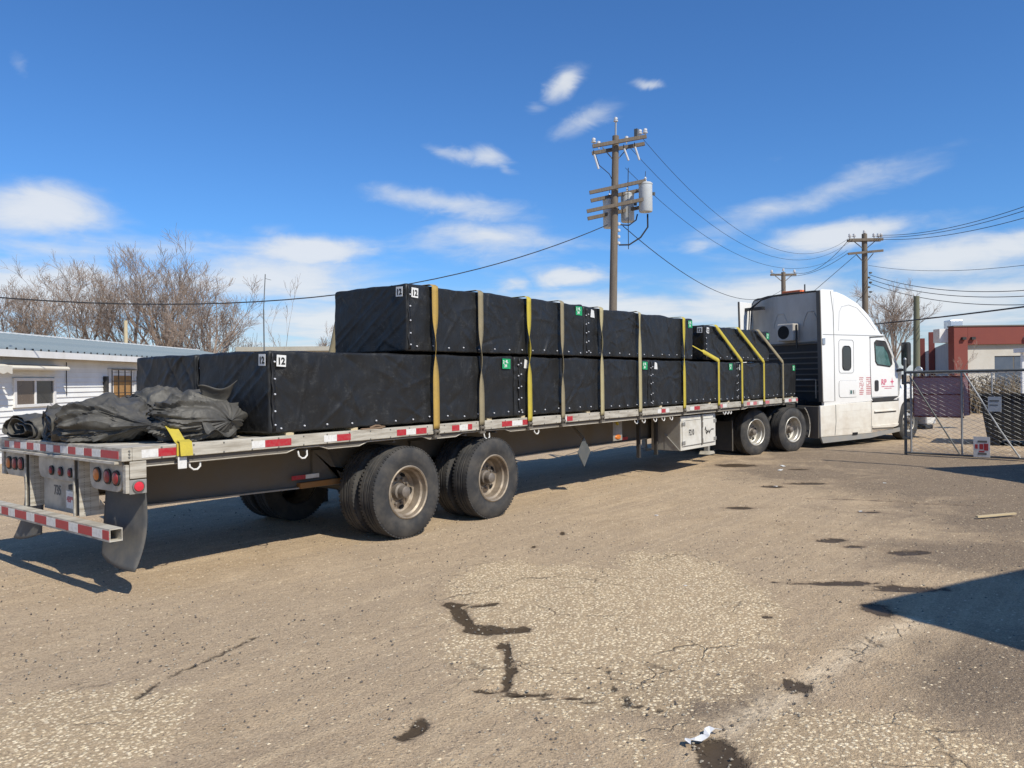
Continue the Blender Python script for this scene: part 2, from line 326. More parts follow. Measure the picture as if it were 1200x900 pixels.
# ------------------------------------------------------------------ ground
def build_ground():
    def line(lo, hi, step, far, g=1.35):
        a = list(np.arange(lo, hi+1e-6, step)); s = step; x = lo; L = []
        while x > -far: s *= g; x -= s; L.append(x)
        s = step; x = a[-1]; Rr = []
        while x < far: s *= g; x += s; Rr.append(x)
        return np.array(L[::-1]+a+Rr)
    gx = line(-4.5, 7.5, .05, 2500); gy = line(2.2, 17, .055, 2500)
    X, Y = np.meshgrid(gx, gy, indexing='ij')
    wx = CAM.x + .6193*X + .7851*Y; wy = CAM.y - .7851*X + .6193*Y      # yard axes laid along the trailer's diagonal
    def E(lst, soft=1.0):
        f = np.zeros_like(X)
        for cx_, cy_, a, b in lst:
            d = ((X-cx_)/a)**2+((Y-cy_)/b)**2; f = np.maximum(f, np.exp(-d*.7*soft))
        return f
    def P(lst, w, pts):
        f = np.zeros_like(X)
        for (x0, y0), (x1, y1) in zip(pts[:-1], pts[1:]):
            dx_, dy_ = x1-x0, y1-y0; t = np.clip(((X-x0)*dx_+(Y-y0)*dy_)/(dx_*dx_+dy_*dy_), 0, 1)
            d = np.hypot(X-x0-t*dx_, Y-y0-t*dy_); f = np.maximum(f, np.exp(-(d/w)**2))
        return f
    wet = E([(-.22,5.46,.15,.10),(-.08,5.14,.05,.07),(-.50,3.93,.05,.12),(-.55,3.84,.06,.05),(.94,3.60,.11,.22),(1.58,4.43,.08,.1),
        (3.37,8.32,.15,.10),(3.86,7.67,.20,.10),(2.75,6.6,.35,.06),(3.20,6.38,.30,.09),(2.69,5.85,.10,.18),(3.01,10.46,.18,.11),(4.78,12.81,.34,.13),(4.11,12.46,.18,.13),(3.47,8.01,.10,.06),
        (4.38,15.5,.4,.3),(1.82,5.67,.04,.04),(5.33,14.7,.2,.12),(.2,8.21,.04,.05),(4.55,10.01,.14,.06),(.55,8.9,.03,.1)])
    wet = np.maximum.reduce([wet, P(X, .062, [(-.52,6.12),(-.44,6.0),(-.40,5.75),(-.30,5.52),(-.12,5.42),(.05,5.44)]), .9*P(X, .04, [(-.5,6.12),(-.3,6.06),(-.16,6.08)]), .95*P(X, .034, [(-.08,5.18),(-.05,4.95),(-.02,4.7),(-.06,4.5),(-.02,4.38)]), .85*P(X, .03, [(-.22,4.42),(.0,4.35),(.2,4.32),(.42,4.26)]),
        .62*P(X, .05, [(2.2,6.65),(2.6,6.55),(3.1,6.5),(3.5,6.35)]), .55*P(X, .06, [(4.2,11.2),(4.9,11.0),(5.6,10.6),(6.2,10.4)])])
    grav = E([(.6,5.69,.85,1.35),(-.03,6.6,.40,.8),(1.45,6.4,.45,1.2),(.25,4.85,.45,.35),(-2.33,3.9,.5,.5),(1.6,3.6,.5,.4)], .8)
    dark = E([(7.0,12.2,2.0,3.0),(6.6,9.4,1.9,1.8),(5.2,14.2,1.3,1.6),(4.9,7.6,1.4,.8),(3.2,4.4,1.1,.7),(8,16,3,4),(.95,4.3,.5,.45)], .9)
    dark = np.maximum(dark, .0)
    edge = P(X, .09, [(.84,3.61),(1.03,3.87),(1.47,4.28),(1.9,4.71),(2.41,5.19),(2.84,5.54)])
    cr = np.maximum.reduce([P(X, .022, [(.50,4.75),(.54,4.69),(.52,4.5),(.57,4.35),(.62,4.19),(.78,4.12)]), .55*P(X, .02, [(-.25,8.24),(-.33,7.2),(-.42,6.02)]), .6*P(X, .02, [(.50,6.72),(.61,5.91),(.72,5.31)]),
        .85*P(X, .03, [(-2.11,4.33),(-2.07,4.71),(-1.93,5.0),(-1.8,5.4)]), .8*P(X, .02, [(-.14,4.40),(.16,4.29),(.53,4.20),(.69,4.14)]), .6*P(X, .025, [(-.42,6.0),(.0,5.95),(.2,6.2)]), .45*edge])
    # relief
    z = np.zeros_like(X)
    near = (np.abs(X) < 60) & (Y < 60) & (Y > -20)
    idx = np.argwhere(near)
    for i, j in idx:
        p = Vector((wx[i, j], wy[i, j], 0)); z[i, j] = .014*noise.noise(p*.45)+.006*noise.noise(p*2.1)+.004*noise.noise(p*7)
    z += .018*np.exp(-((wx-13.7)/2.2)**2)*0
    z -= .020*np.clip(wet-.25, 0, 1)+.012*cr
    z += .010*grav
    side = (X*.707-Y*.707)     # slab right of the broken edge stands a little proud
    up_ = E([(2.2,4.3,1.2,.7),(1.5,3.5,.7,.6)])
    z += .008*up_
    me = bpy.data.meshes.new('ground'); nx, ny = X.shape
    co = np.stack([wx, wy, z], -1).reshape(-1, 3)
    ii, jj = np.meshgrid(np.arange(nx-1), np.arange(ny-1), indexing='ij'); a = (ii*ny+jj).ravel()
    fs = np.stack([a, a+ny, a+ny+1, a+1], -1)
    me.vertices.add(len(co)); me.vertices.foreach_set('co', co.ravel())
    me.loops.add(fs.size); me.loops.foreach_set('vertex_index', fs.ravel())
    me.polygons.add(len(fs)); me.polygons.foreach_set('loop_start', np.arange(len(fs))*4)
    me.update(calc_edges=True); me.validate()
    for nm, arr in (('wet', wet), ('gravel', grav), ('dark', dark), ('crack', cr), ('edge', edge)):
        at = me.attributes.new(nm, 'FLOAT', 'POINT'); at.data.foreach_set('value', arr.ravel().astype(np.float32))
    me.shade_smooth()
    m = NT('gravelly_dirt_yard'); c = m.c
    big = m.noise(.35, 5, .6); mid = m.noise(1.7, 6, .62, dist=.6); sm = m.noise(11, 6, .7); fine = m.noise(70, 4, .75); vf = m.noise(190, 3, .8)
    trk = m.noise(2.2, 5, .6, stretch=(.25, 1.6, 1), dist=.3)
    peb = m.voro(42, 'F1', out='Color'); pd = m.voro(42, 'F1'); peb2 = m.voro(95, 'F1', out='Color'); pd2 = m.voro(95, 'F1')
    base = m.mix(m.rng(mid, .3, .7), (.270, .206, .140), (.420, .335, .238))
    base = m.mix(m.rng(trk, .44, .58, 0, .8), base, (.285, .225, .165))
    trk2 = m.noise(3.4, 6, .65, stretch=(.12, 2.6, 1), dist=.4)
    base = m.mix(m.rng(trk2, .5, .66, 0, .55), base, (.50, .41, .29))
    base = m.mix(m.rng(big, .38, .62, 0, .55), base, (.295, .240, .182))
    base = m.mix(m.rng(sm, .35, .7, 0, .4), base, (.470, .380, .265))
    # aggregate: separate little stones in varied tones
    s1 = m.n.new('ShaderNodeSeparateColor'); m.l.new(peb, s1.inputs[0]); s2 = m.n.new('ShaderNodeSeparateColor'); m.l.new(peb2, s2.inputs[0])
    gr = m.attr('gravel'); grn = m.math('ADD', m.math('MULTIPLY', gr, 1.15), m.math('MULTIPLY', m.math('SUBTRACT', m.noise(3.0, 9, .75, dist=.5), .5), 1.5)); gm = m.rng(grn, .38, .56)
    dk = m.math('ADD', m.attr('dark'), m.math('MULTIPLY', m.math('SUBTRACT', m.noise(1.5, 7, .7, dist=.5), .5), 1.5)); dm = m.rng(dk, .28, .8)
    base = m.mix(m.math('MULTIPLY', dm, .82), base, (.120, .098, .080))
    base = m.mix(m.math('MULTIPLY', gm, .7), base, (.36, .285, .19))
    th = m.math('SUBTRACT', .95, m.math('MULTIPLY', gm, .70))
    pale = m.math('MULTIPLY', m.rng(m.math('SUBTRACT', s1.outputs[0], th), 0, .03), m.rng(pd, .34, .50, 1, 0))
    base = m.mix(m.math('MULTIPLY', pale, .85), base, m.mix(s1.outputs[1], (.62, .52, .35), (.88, .80, .62)))
    pale2 = m.math('MULTIPLY', m.rng(m.math('SUBTRACT', s2.outputs[0], m.math('SUBTRACT', .86, m.math('MULTIPLY', gm, .25))), 0, .03), m.rng(pd2, .3, .48, 1, 0))
    base = m.mix(m.math('MULTIPLY', pale2, .55), base, (.62, .53, .40))
    drk = m.math('MULTIPLY', m.rng(s2.outputs[1], .84, .87), m.rng(pd2, .32, .5, 1, 0))
    base = m.mix(m.math('MULTIPLY', drk, .65), base, (.06, .05, .04))
    base = m.mix(m.rng(fine, .44, .70, 0, .6), base, (.15, .115, .080))
    base = m.mix(m.rng(m.noise(48, 5, .8), .54, .72, 0, .6), base, (.62, .52, .38))
    eg = m.math('MULTIPLY', m.attr('edge'), m.rng(sm, .35, .55)); base = m.mix(m.math('MULTIPLY', eg, .6), base, (.60, .52, .40))
    wn = m.math('ADD', m.attr('wet'), m.math('MULTIPLY', m.math('SUBTRACT', m.noise(3.6, 10, .75, dist=1.3), .5), 1.7)); wmk = m.rng(wn, .46, .62)
    halo = m.rng(wn, .10, .5, 0, .55)
    base = m.mix(halo, base, (.19, .146, .106))
    base = m.mix(m.math('MULTIPLY', wmk, .93), base, m.mix(sm, (.028, .021, .014), (.055, .041, .028)))
    cn = m.math('ADD', m.attr('crack'), m.math('MULTIPLY', m.math('SUBTRACT', m.noise(12, 8, .8, dist=1.2), .5), 1.3)); cm = m.rng(cn, .52, .8)
    base = m.mix(m.math('MULTIPLY', cm, .85), base, (.035, .028, .022))
    vc = m.n.new('ShaderNodeTexVoronoi'); vc.feature = 'DISTANCE_TO_EDGE'; vc.inputs['Scale'].default_value = 1.9
    wv = m.n.new('ShaderNodeTexNoise'); wv.inputs['Scale'].default_value = 4; wv.inputs['Detail'].default_value = 6; m.l.new(c, wv.inputs['Vector'])
    wa = m.n.new('ShaderNodeVectorMath'); wa.operation = 'MULTIPLY_ADD'; m.l.new(wv.outputs['Color'], wa.inputs[0]); wa.inputs[1].default_value = (.35, .35, 0); m.l.new(c, wa.inputs[2]); m.l.new(wa.outputs[0], vc.inputs['Vector'])
    net = m.math('MULTIPLY', m.rng(vc.outputs['Distance'], 0, .016, 1, 0), m.math('MULTIPLY', m.rng(m.noise(1.3, 4, .6), .46, .6), m.rng(m.math('MAXIMUM', gr, m.attr('edge')), .12, .5, .12, .9)))
    base = m.mix(m.math('MULTIPLY', net, .8), base, (.09, .07, .05)); cm = m.math('MAXIMUM', cm, m.math('MULTIPLY', net, .8))
    base = m.mix(1.0, base, (1.42, 1.33, 1.20), 'MULTIPLY')
    h = m.math('ADD', m.math('MULTIPLY', m.rng(pd, 0, .5, 1, 0), m.rng(s1.outputs[0], .45, .9, .15, 1)), m.math('MULTIPLY', m.rng(pd2, 0, .5, .5, 0), s2.outputs[2]))
    h = m.math('ADD', m.math('MULTIPLY', h, .55), m.math('ADD', m.math('MULTIPLY', fine, .9), m.math('MULTIPLY', sm, 1.6)))
    hd = m.math('MULTIPLY', h, m.rng(wmk, 0, 1, 1, .15)); hd = m.math('SUBTRACT', hd, m.math('MULTIPLY', cm, 1.2))
    nb = m.bump(hd, .85, .016)
    m.set(col=base, rough=m.rng(wmk, 0, 1, .95, .5), nrm=nb, spec=m.rng(wmk, 0, 1, .25, .12))
    me.materials.append(m.m)
    g = put('ground', me); g['kind'] = 'structure'
    # loose stones
    for nm, n, mat, sz, seed in (('loose_gravel', 9000, 'stone', (.003, .010), 3), ('dark_loose_gravel', 4500, 'darkstone', (.003, .011), 4)):
        rn = np.random.default_rng(seed); vs = []; f = []
        base_v = np.array([(1,0,0),(-1,0,0),(0,1,0),(0,-1,0),(0,0,.75),(0,0,-.75)]); base_f = [(0,2,4),(2,1,4),(1,3,4),(3,0,4),(2,0,5),(1,2,5),(3,1,5),(0,3,5)]
        k = 0
        while k < n:
            d = 2.6+rn.random()**1.6*12; x = (rn.random()*2-1)*.74*d
            px, py = CAM.x+.6193*x+.7851*d, CAM.y-.7851*x+.6193*d
            w = np.exp(-((x-.6)/.9)**2-((d-5.7)/1.4)**2)
            if nm == 'loose_gravel' and rn.random() > .45+w: continue
            s = sz[0]+(sz[1]-sz[0])*rn.random()**2.5
            sc = s*(.7+.7*rn.random(3)); a = rn.random()*6.28; ca, sa = math.cos(a), math.sin(a)
            q = base_v*sc*(1+.25*(rn.random((6, 3))-.5)); q = np.stack([q[:,0]*ca-q[:,1]*sa, q[:,0]*sa+q[:,1]*ca, q[:,2]], -1)+[px, py, s*.2+.002]
            vs.append(q); f.append(np.array(base_f)+6*k); k += 1
        me = bpy.data.meshes.new(nm); me.from_pydata(np.concatenate(vs).tolist(), [], np.concatenate(f).tolist()); me.materials.append(MT[mat])
        o = put(nm, me, stuff=True); tag(o, 'pale pebbles loose on the dirt yard' if mat == 'stone' else 'dark stones loose on the dirt yard', 'gravel')
build_ground()

# ------------------------------------------------------------------ wheels
def tyre_profile(R0, w, rr):       # closed (radius, offset) outline, outer face at offset 0, running to +w
    g = .012
    return [(rr, .03), (rr+.012, .008), (rr+.05, .001), (R0-.16, -.004), (R0-.09, -.002), (R0-.03, .014), (R0-.008, .03), (R0, .045), (R0, .085), (R0-g, .088), (R0-g, .100), (R0, .103), (R0, w/2-.02), (R0-g, w/2-.017), (R0-g, w/2-.005), (R0, w/2-.002),
            (R0, w-.105), (R0-g, w-.102), (R0-g, w-.09), (R0, w-.087), (R0, w-.045), (R0-.02, w-.02), (R0-.1, w), (rr+.05, w), (rr+.012, w-.008), (rr, w-.03)]
def wheel(parent, x, y, sgn=1, kind='dual', rimm='rim', R0=.513, name='wheel'):
    """outer face at y, depth runs by sgn"""
    key = (kind, rimm, sgn, R0)
    rr = .292
    if key not in CACHE:
        L = []
        def mk(name, mb, mat, **k): o = mb.build(name, mat, None, smooth=True, **k); L.append(o.data); bpy.data.objects.remove(o)
        def flip(pr): return [(r, h*sgn) for r, h in pr]
        w = .275
        mb = MB(); offs = [0] if kind == 'single' else [0, .335]
        for q in offs:
            pr = [(r, (h+q)*sgn) for r, h in tyre_profile(R0, w, rr)]; mb.lathe(pr, (0, 0, 0), 'Y', 72, closed=True)
            for k in range(72):                 # shoulder blocks
                a = 2*math.pi*k/72
                for hh in (.02, w-.05):
                    m3 = Matrix.Rotation(-a, 3, 'Y'); mb.obox(m3 @ Vector((R0-.007, 0, 0))+Vector((0, (q+hh+.015)*sgn, 0)), (.014, .03, .026), m3)
        mk('tyre', mb, 'tread' if False else 'rubber', ang=28)
        # rim
        mb = MB()
        if kind == 'single':
            pr = [(rr+.004, .02), (rr+.006, .006), (rr-.006, .002), (rr-.016, .012), (rr-.022, .04), (rr-.05, .05), (.20, .012), (.15, .0), (.145, .03), (0.001, .03)]
        else:
            pr = [(rr+.004, .03), (rr+.008, .006), (rr-.004, -.001), (rr-.018, .008), (rr-.024, .06), (rr-.045, .075), (rr-.052, .12), (rr-.058, .165), (.20, .185), (.17, .178), (.12, .176), (.118, .19), (0.001, .19)]
        mb.lathe(flip(pr), (0, 0, 0), 'Y', 48)
        if kind == 'dual': mb.lathe(flip([(rr+.004, .23), (rr-.02, .26), (rr-.02, .40), (rr+.004, .60)]), (0, 0, 0), 'Y', 32)
        mk('rim', mb, rimm)
        mb = MB(); zface = (.19 if kind != 'single' else .03)
        if kind == 'single': mb.lathe(flip([(.001, -.06), (.07, -.058), (.085, -.03), (.088, .03)]), (0, 0, 0), 'Y', 24)
        else: mb.lathe(flip([(.001, .035), (.045, .036), (.062, .046), (.067, .065), (.067, .12), (.090, .13), (.095, .19)]), (0, 0, 0), 'Y', 24)
        for k in range(10):
            a = 2*math.pi*k/10; cx_, cz_ = .142*math.cos(a), .142*math.sin(a)
            t = -.03 if kind == 'single' else .148
            mb.lathe(flip([(.001, t), (.013, t), (.017, t+.012), (.017, zface)]), (cx_, 0, cz_), 'Y', 6)
        mk('hub', mb, 'hub')
        mb = MB()
        for k in range(5 if kind != 'single' else 8):
            nn_ = 5 if kind != 'single' else 8
            a = 2*math.pi*(k+.5)/nn_; rh = .188 if kind != 'single' else .225
            t = .172 if kind != 'single' else .018
            m3 = Matrix.Rotation(-a, 3, 'Y')
            pts = [m3 @ Vector((rh+.020*math.cos(b), (t+.01)*sgn, .036*math.sin(b))) for b in [2*math.pi*i/12 for i in range(12)]]
            pt2 = [p-Vector((0, .014*sgn, 0)) for p in pts]
            mb.add(pts+pt2, [tuple(range(12)), tuple(range(12, 24))]+[(i, (i+1) % 12, (i+1) % 12+12, i+12) for i in range(12)])
        mk('hand_hole', mb, 'grille')
        CACHE[key] = L
    L = CACHE[key]
    e = bpy.data.objects.new(name, L[0]); COL.objects.link(e); e.parent = parent; e.location = (x, y, R0-.006); e.rotation_euler = (0, random.random()*6, 0); e.name = 'wheel'
    for nm, me in zip(('rim', 'hub', 'hand_hole'), L[1:]):
        o = bpy.data.objects.new(nm, me); COL.objects.link(o); o.parent = e
        if nm == 'hand_hole': o['kind'] = 'stuff'
    return e

# ------------------------------------------------------------------ flatbed trailer
LT = 16.15; DZ = 1.235
def build_trailer():
    T = thing('flatbed_trailer', 'long flatbed trailer loaded with black wrapped crates, pale side rails and red white tape', 'trailer')
    for k in range(10):
        y0 = .07+k*.246
        MB().box((.06, y0+.004, DZ-.045), (LT-.03, y0+.242, DZ-.004-(.006 if k in (1, 8) else 0))).build('deck_board', 'deck', T, bevel=.003)
    for sgn, Y in ((1, 0), (-1, 2.60)):
        f = lambda y: Y+sgn*y
        lo, hi = sorted((f(0), f(.065)))
        MB().box((.057, lo, 1.13), (LT-.052, hi, DZ+.006)).build('side_rail', 'rail', T, bevel=.006)
        # lower flange with scoops over the wheels
        pts = [(.12, 1.075)]
        if sgn == 1:
            for x0, x1 in ((1.55, 2.05), (2.45, 3.5), (3.95, 5.0)):
                pts += [(x0, 1.075), (x0+.12, 1.112), (x1-.12, 1.112), (x1, 1.075)]
        pts += [(12.9, 1.075), (13.1, 1.1), (LT-.1, 1.1)]
        pts += [(LT-.1, 1.128), (.12, 1.128)]
        a, b = sorted((f(.035), f(.042))); MB().prism(pts, 'Y', a, b).build('lower_flange', 'aludark', T)
        MB().tube([(x, f(.036), z-.001) for x, z in pts[:-2]], .006, 5).build('flange_lip', 'rail', T)
    # side tape
    reds = [(.27,.44),(1.29,1.58),(2.13,2.31),(2.96,3.1),(3.25,3.42),(3.85,3.98),(4.13,4.21),(4.79,5.0),(5.22,5.37),(6.26,6.41),(9.13,9.29),(10.42,10.66)]
    whites = [(.13,.27),(1.15,1.29),(1.97,2.13),(3.1,3.25),(3.98,4.13),(5.0,5.22),(9.0,9.13),(9.29,9.42),(10.25,10.42),(6.1,6.26)]
    for L, m in ((reds, 'red'), (whites, 'white')):
        for a, b in L: MB().box((a, -.003, 1.148), (b, .002, 1.214)).build('reflective_tape', m, T)
    for a, b, m in ((12.95,13.12,'pinkred'),(13.12,13.3,'white'),(13.3,13.5,'pinkred'),(13.6,13.85,'white'),(14.0,14.25,'pinkred'),(15.25,15.5,'white'),(15.5,15.7,'pinkred'),(15.75,16.0,'white'),(16.0,16.14,'pinkred'),(11.5,11.7,'pinkred'),(11.72,11.9,'white')):
        MB().box((a, -.003, 1.148), (b, .002, 1.214)).build('reflective_tape', m, T)
    # winch tracks, rivets and tie hooks along the rail
    mb = MB()
    for k in range(56):
        x = .3+k*.285; mb.lathe([(.001, -.005), (.008, -.004), (.010, .002)], (x, 0, 1.222), 'Y', 6); mb.lathe([(.001, -.005), (.008, -.004), (.010, .002)], (x, 0, 1.14), 'Y', 6)
    mb.build('rail_rivet', 'greyink', T, stuff=True)
    for x in (.62, 1.75, 4.55, 5.6, 8.35, 8.6, 9.0, 9.3, 9.6, 11.9, 12.05, 12.2):
        MB().tube([(x-.05, .06, 1.08), (x-.045, .05, 1.03), (x-.015, .045, 1.005), (x+.02, .045, 1.005), (x+.05, .05, 1.03), (x+.055, .06, 1.08)], .009, 6).build('tie_hook', 'white', T, smooth=True)
    # rear crossbar with tape
    MB().box((-.03, -.002, 1.13), (.055, 2.602, DZ+.004)).build('rear_rail', 'rail', T, bevel=.006)
    for zz in (1.16, 1.185, 1.21):
        MB().lathe([(.001, -.006), (.008, -.005), (.010, 0)], (.03, -.002, zz), 'Y', 8).build('corner_bolt', 'greyink', T)
    MB().box((-.06, .06, 1.105), (0.0, 2.54, 1.128)).build('rear_lip', 'rail', T, bevel=.003)
    yr = [2.42,2.30,2.18,2.03,1.88,1.72,1.57,1.44,1.28,1.14,.98,.83,.67,.52,.36,.05]
    for i in range(len(yr)-1):
        MB().box((-.034, yr[i+1]+.004, 1.15), (-.028, yr[i]-.004, 1.212)).build('reflective_tape', 'red' if i % 2 == 0 or i == 14 else 'white', T)
    # light panels
    def panel(y0, y1, z0, lights, nm='light_panel'):
        r = .09; pts = [(y0, 1.12), (y0, z0+r)]+[(y0+r-r*math.cos(a), z0+r-r*math.sin(a)) for a in (R(30), R(60), R(90))]
        pts += [(y1-r+r*math.cos(a), z0+r-r*math.sin(a)) for a in (R(90), R(60), R(30))]+[(y1, z0+r), (y1, 1.12)]
        MB().prism(pts, 'X', .01, .03).build(nm, 'alu', T, bevel=.004)
        for y, z, r, m in lights:
            MB().lathe([(r+.012, .012), (r+.012, -.004), (r, -.006)], (0, y, z), 'X', 24).build('light_gasket', 'black', T)
            MB().lathe([(r, .0), (r*.9, -.010), (r*.5, -.016), (.001, -.018)], (0, y, z), 'X', 24).build('tail_light', m, T, smooth=True)
    panel(.0+.08, .66, .87, [(.51,.995,.052,'amber'),(.32,.99,.052,'redlens'),(.17,.985,.052,'redlens')])
    panel(1.96, 2.52, .87, [(2.12,.995,.052,'redlens'),(2.27,.99,.052,'redlens'),(2.42,.99,.052,'amber')])
    panel(.88, 1.72, .895, [(1.42,.975,.032,'redlens'),(1.23,.975,.032,'redlens'),(1.03,.975,.032,'redlens')])
    # corner posts + marker light
    for y0, y1, s in ((.0, .055, 1), (2.545, 2.6, -1)):
        MB().box((.0, y0, .87), (.03, y1, 1.1)).build('corner_post', 'rail', T, bevel=.004)
        ya, yb = (y0, y0+.012) if s == 1 else (y1-.012, y1)
        MB().box((.035, ya, .985), (.17, yb, 1.125)).build('corner_plate', 'rail', T, bevel=.003)
        MB().box((.03, ya, .86), (.17, yb, .975)).build('marker_bracket', 'alu', T, bevel=.003)
        yy = y0 if s == 1 else y1
        MB().lathe([(.05, .0), (.05, -s*.014), (.042, -s*.016)], (.10, yy, .92), 'Y', 24).build('light_gasket', 'greyink', T)
        MB().lathe([(.042, -s*.010), (.036, -s*.022), (.001, -s*.028)], (.10, yy, .92), 'Y', 24).build('marker_light', 'brightred', T, smooth=True)
    # bumper posts: channels with tapered, punched side plates
    for y0 in (.82, 1.87):
        MB().box((-.022, y0+.075, .605), (-.010, y0+.10, 1.105)).build('bumper_post', 'rail', T, bevel=.002)
        MB().box((-.008, y0+.088, .605), (.10, y0+.10, 1.105)).build('post_flange', 'aludark', T)
        MB().box((.05, y0+.006, .605), (.058, y0+.086, 1.105)).build('post_web', 'aludark', T)
        MB().prism([(-.012, 1.10), (.085, 1.10), (.12, .95), (.150, .80), (.160, .607), (-.012, .607)], 'Y', y0-.004, y0+.004).build('post_side_plate', 'rail', T)
        mb = MB()
        for k in range(22):
            for q in (0, 1):
                mb.lathe([(.0035, .0), (.001, -.001)], (.03+q*.05, y0-.0045, .63+k*.021), 'Y', 6)
        mb.build('punched_hole', 'ink', T, stuff=True)
        MB().prism([(.160, .607), (.25, .607), (.160, .74)], 'Y', y0-.004, y0+.004).build('gusset', 'rail', T)
    # hollow bumper tube
    mb = MB(); y0, y1 = .02, 2.58; x0, x1, z0, z1, t = -.125, -.022, .50, .603, .008
    mb.box((x0, y0, z0), (x1, y1, z0+t)); mb.box((x0, y0, z1-t), (x1, y1, z1)); mb.box((x0, y0, z0+t), (x0+t, y1, z1-t)); mb.box((x1-t, y0, z0+t), (x1, y1, z1-t))
    mb.build('bumper', 'rail', T)
    yb = [2.57,2.40,2.25,2.08,1.92,1.65,1.47,1.21,1.02,.76,.58,.32,.14,.03]
    for i in range(len(yb)-1): MB().box((x0-.003, yb[i+1]+.002, .517), (x0+.001, yb[i]-.002, .588)).build('reflective_tape', 'red' if i % 2 == 0 or i == 12 else 'white', T)
    MB().box((.055, .9, .60), (.065, 1.72, .90)).build('number_panel', 'alu', T)
    text('735', .125, 'unit_number', 'greyink', T, rear_mat(.053, 1.50, .745, .8), bold=.002)
    MB().box((.045, .93, .645), (.052, 1.22, .80)).build('licence_plate', 'white', T)
    text('4BP*56', .075, 'plate_number', 'pinkred', T, rear_mat(.043, 1.205, .70, .85), bold=.001)
    MB().box((.03, 1.0, .815), (.055, 1.14, .86)).build('plate_lamp', 'black', T, bevel=.004)
    # mud flaps, curled at the lower outer corner
    for y0, s in ((.045, 1), (2.555, -1)):
        def P(i, j, y0=y0, s=s):
            u = i/14; v = j/18; y = y0+s*u*.62; z = .90-v*.68
            x = .13+.02*math.sin(v*3+u*2)-.10*(v**3)*(1-u)**.5+.05*(1-u)**4
            if v > .75: y += s*.08*(v-.75)*4*(1-u)*0
            zz = z+.10*max(0, v-.6)**2*6*u*u
            return (x, y, zz)
        MB().grid(P, 15, 19).build('mud_flap', 'flap', T, smooth=True, solid=.008, recalc=False)
    # main beams
    for y in (.72, 1.84):
        web = [(.2, 1.12), (.2, .70), (.55, .635), (2.7, .59), (6.8, .62), (10.9, .62), (12.2, .92), (LT-.1, .95), (LT-.1, 1.12)]
        MB().prism(web, 'Y', y+.05, y+.062).build('main_beam', 'aludark', T)
        low = web[1:8]
        mb = MB()
        for (xa, za), (xb, zb) in zip(low[:-1], low[1:]): mb.add([(xa, y, za), (xa, y+.12, za), (xb, y+.12, zb), (xb, y, zb), (xa, y, za+.014), (xa, y+.12, za+.014), (xb, y+.12, zb+.014), (xb, y, zb+.014)], [(0,1,2,3),(4,7,6,5),(0,3,7,4),(1,5,6,2),(0,4,5,1),(3,2,6,7)])
        mb.build('beam_flange', 'boxside', T)
    cm = MB().box((0, .07, -.07), (.05, 2.53, -.06)).box((.02, .07, -.06), (.03, 2.53, .048)).build('cross_member', 'aludark', T, loc=(.6, 0, 1.14))
    for k in range(1, 27):
        c = cm.copy(); COL.objects.link(c); c.location = (.6+k*.59, 0, 1.14)
    for x, a in ((1.9, 'red'), (2.08, 'white')): MB().box((x+.2, .716, .70), (x+.38, .7195, .745)).build('reflective_tape', a, T)
    MB().box((2.2, .70, .60), (2.75, .80, .66)).build('suspension_pad', 'orangebrown', T)
    # running gear
    for x in (3.135, 4.63):
        MB().tube([(x, .15, .51), (x, 2.45, .51)], .065, 12).build('axle', 'aludark', T, smooth=True)
        for y in (.78, 1.9):
            MB().prism([(x-.75, 1.0), (x-.55, 1.0), (x-.35, .62), (x+.1, .57), (x+.1, .67), (x-.35, .72), (x-.5, .80), (x-.75, .72)], 'Y', y-.05, y+.05).build('trailing_arm', 'aludark', T)
            MB().lathe([(.001, .0), (.09, .0), (.12, .05), (.12, .2), (.1, .28), (.001, .28)], (x+.28, y, .64), 'Z', 16).build('air_bag', 'black', T, smooth=True)
        wheel(T, x, 0, 1); wheel(T, x, 2.6, -1)
    MB().tube([(1.6, 1.3, .75), (2.9, 1.3, .75)], .14, 16).build('air_tank', 'aludark', T, smooth=True)
    # hanging diamond placard holder
    d = .23
    MB().prism([(7.17, .62-d), (7.17+.18, .62), (7.17, .62+d), (7.17-.18, .62)], 'Y', .30, .312).build('placard_holder', 'galvdark', T, bevel=.004)
    MB().bar((7.17, .31, .82), (7.17, .6, 1.1), .03).build('holder_bracket', 'aludark', T)
    MB().box((7.99, .27, .73), (8.27, .285, 1.08)).build('marker_bracket', 'boxside', T, bevel=.003)
    MB().lathe([(.001, -.02), (.04, -.018), (.055, 0)], (0, 0, 0), 'Y', 16).build('marker_light', 'amber', T, smooth=True, loc=(8.13, .268, .79)).scale = (1.7, 1, .75)
    MB().bar((8.05, .26, 1.09), (8.09, .25, .99), .05, .02).build('strap_tail', 'yellow', T)
    MB().box((9.0, .70, .66), (9.2, .715, .71)).build('reflective_tape', 'red', T)
    for x in (9.25, 9.9):
        MB().box((x, .5, .34), (x+.05, .56, 1.08)).build('tyre_carrier', 'cabdark', T)
    # tool box
    x0, x1, y0, y1, z0, z1 = 10.06, 11.58, .10, .70, .415, 1.04
    MB().box((x0, y0+.02, z0), (x1, y1, z1)).build('tool_box', 'boxside', T, bevel=.008)
    MB().box((x0, y0, z0), (x1, y0+.018, z1)).build('tool_box_front', 'boxwhite', T, bevel=.006)
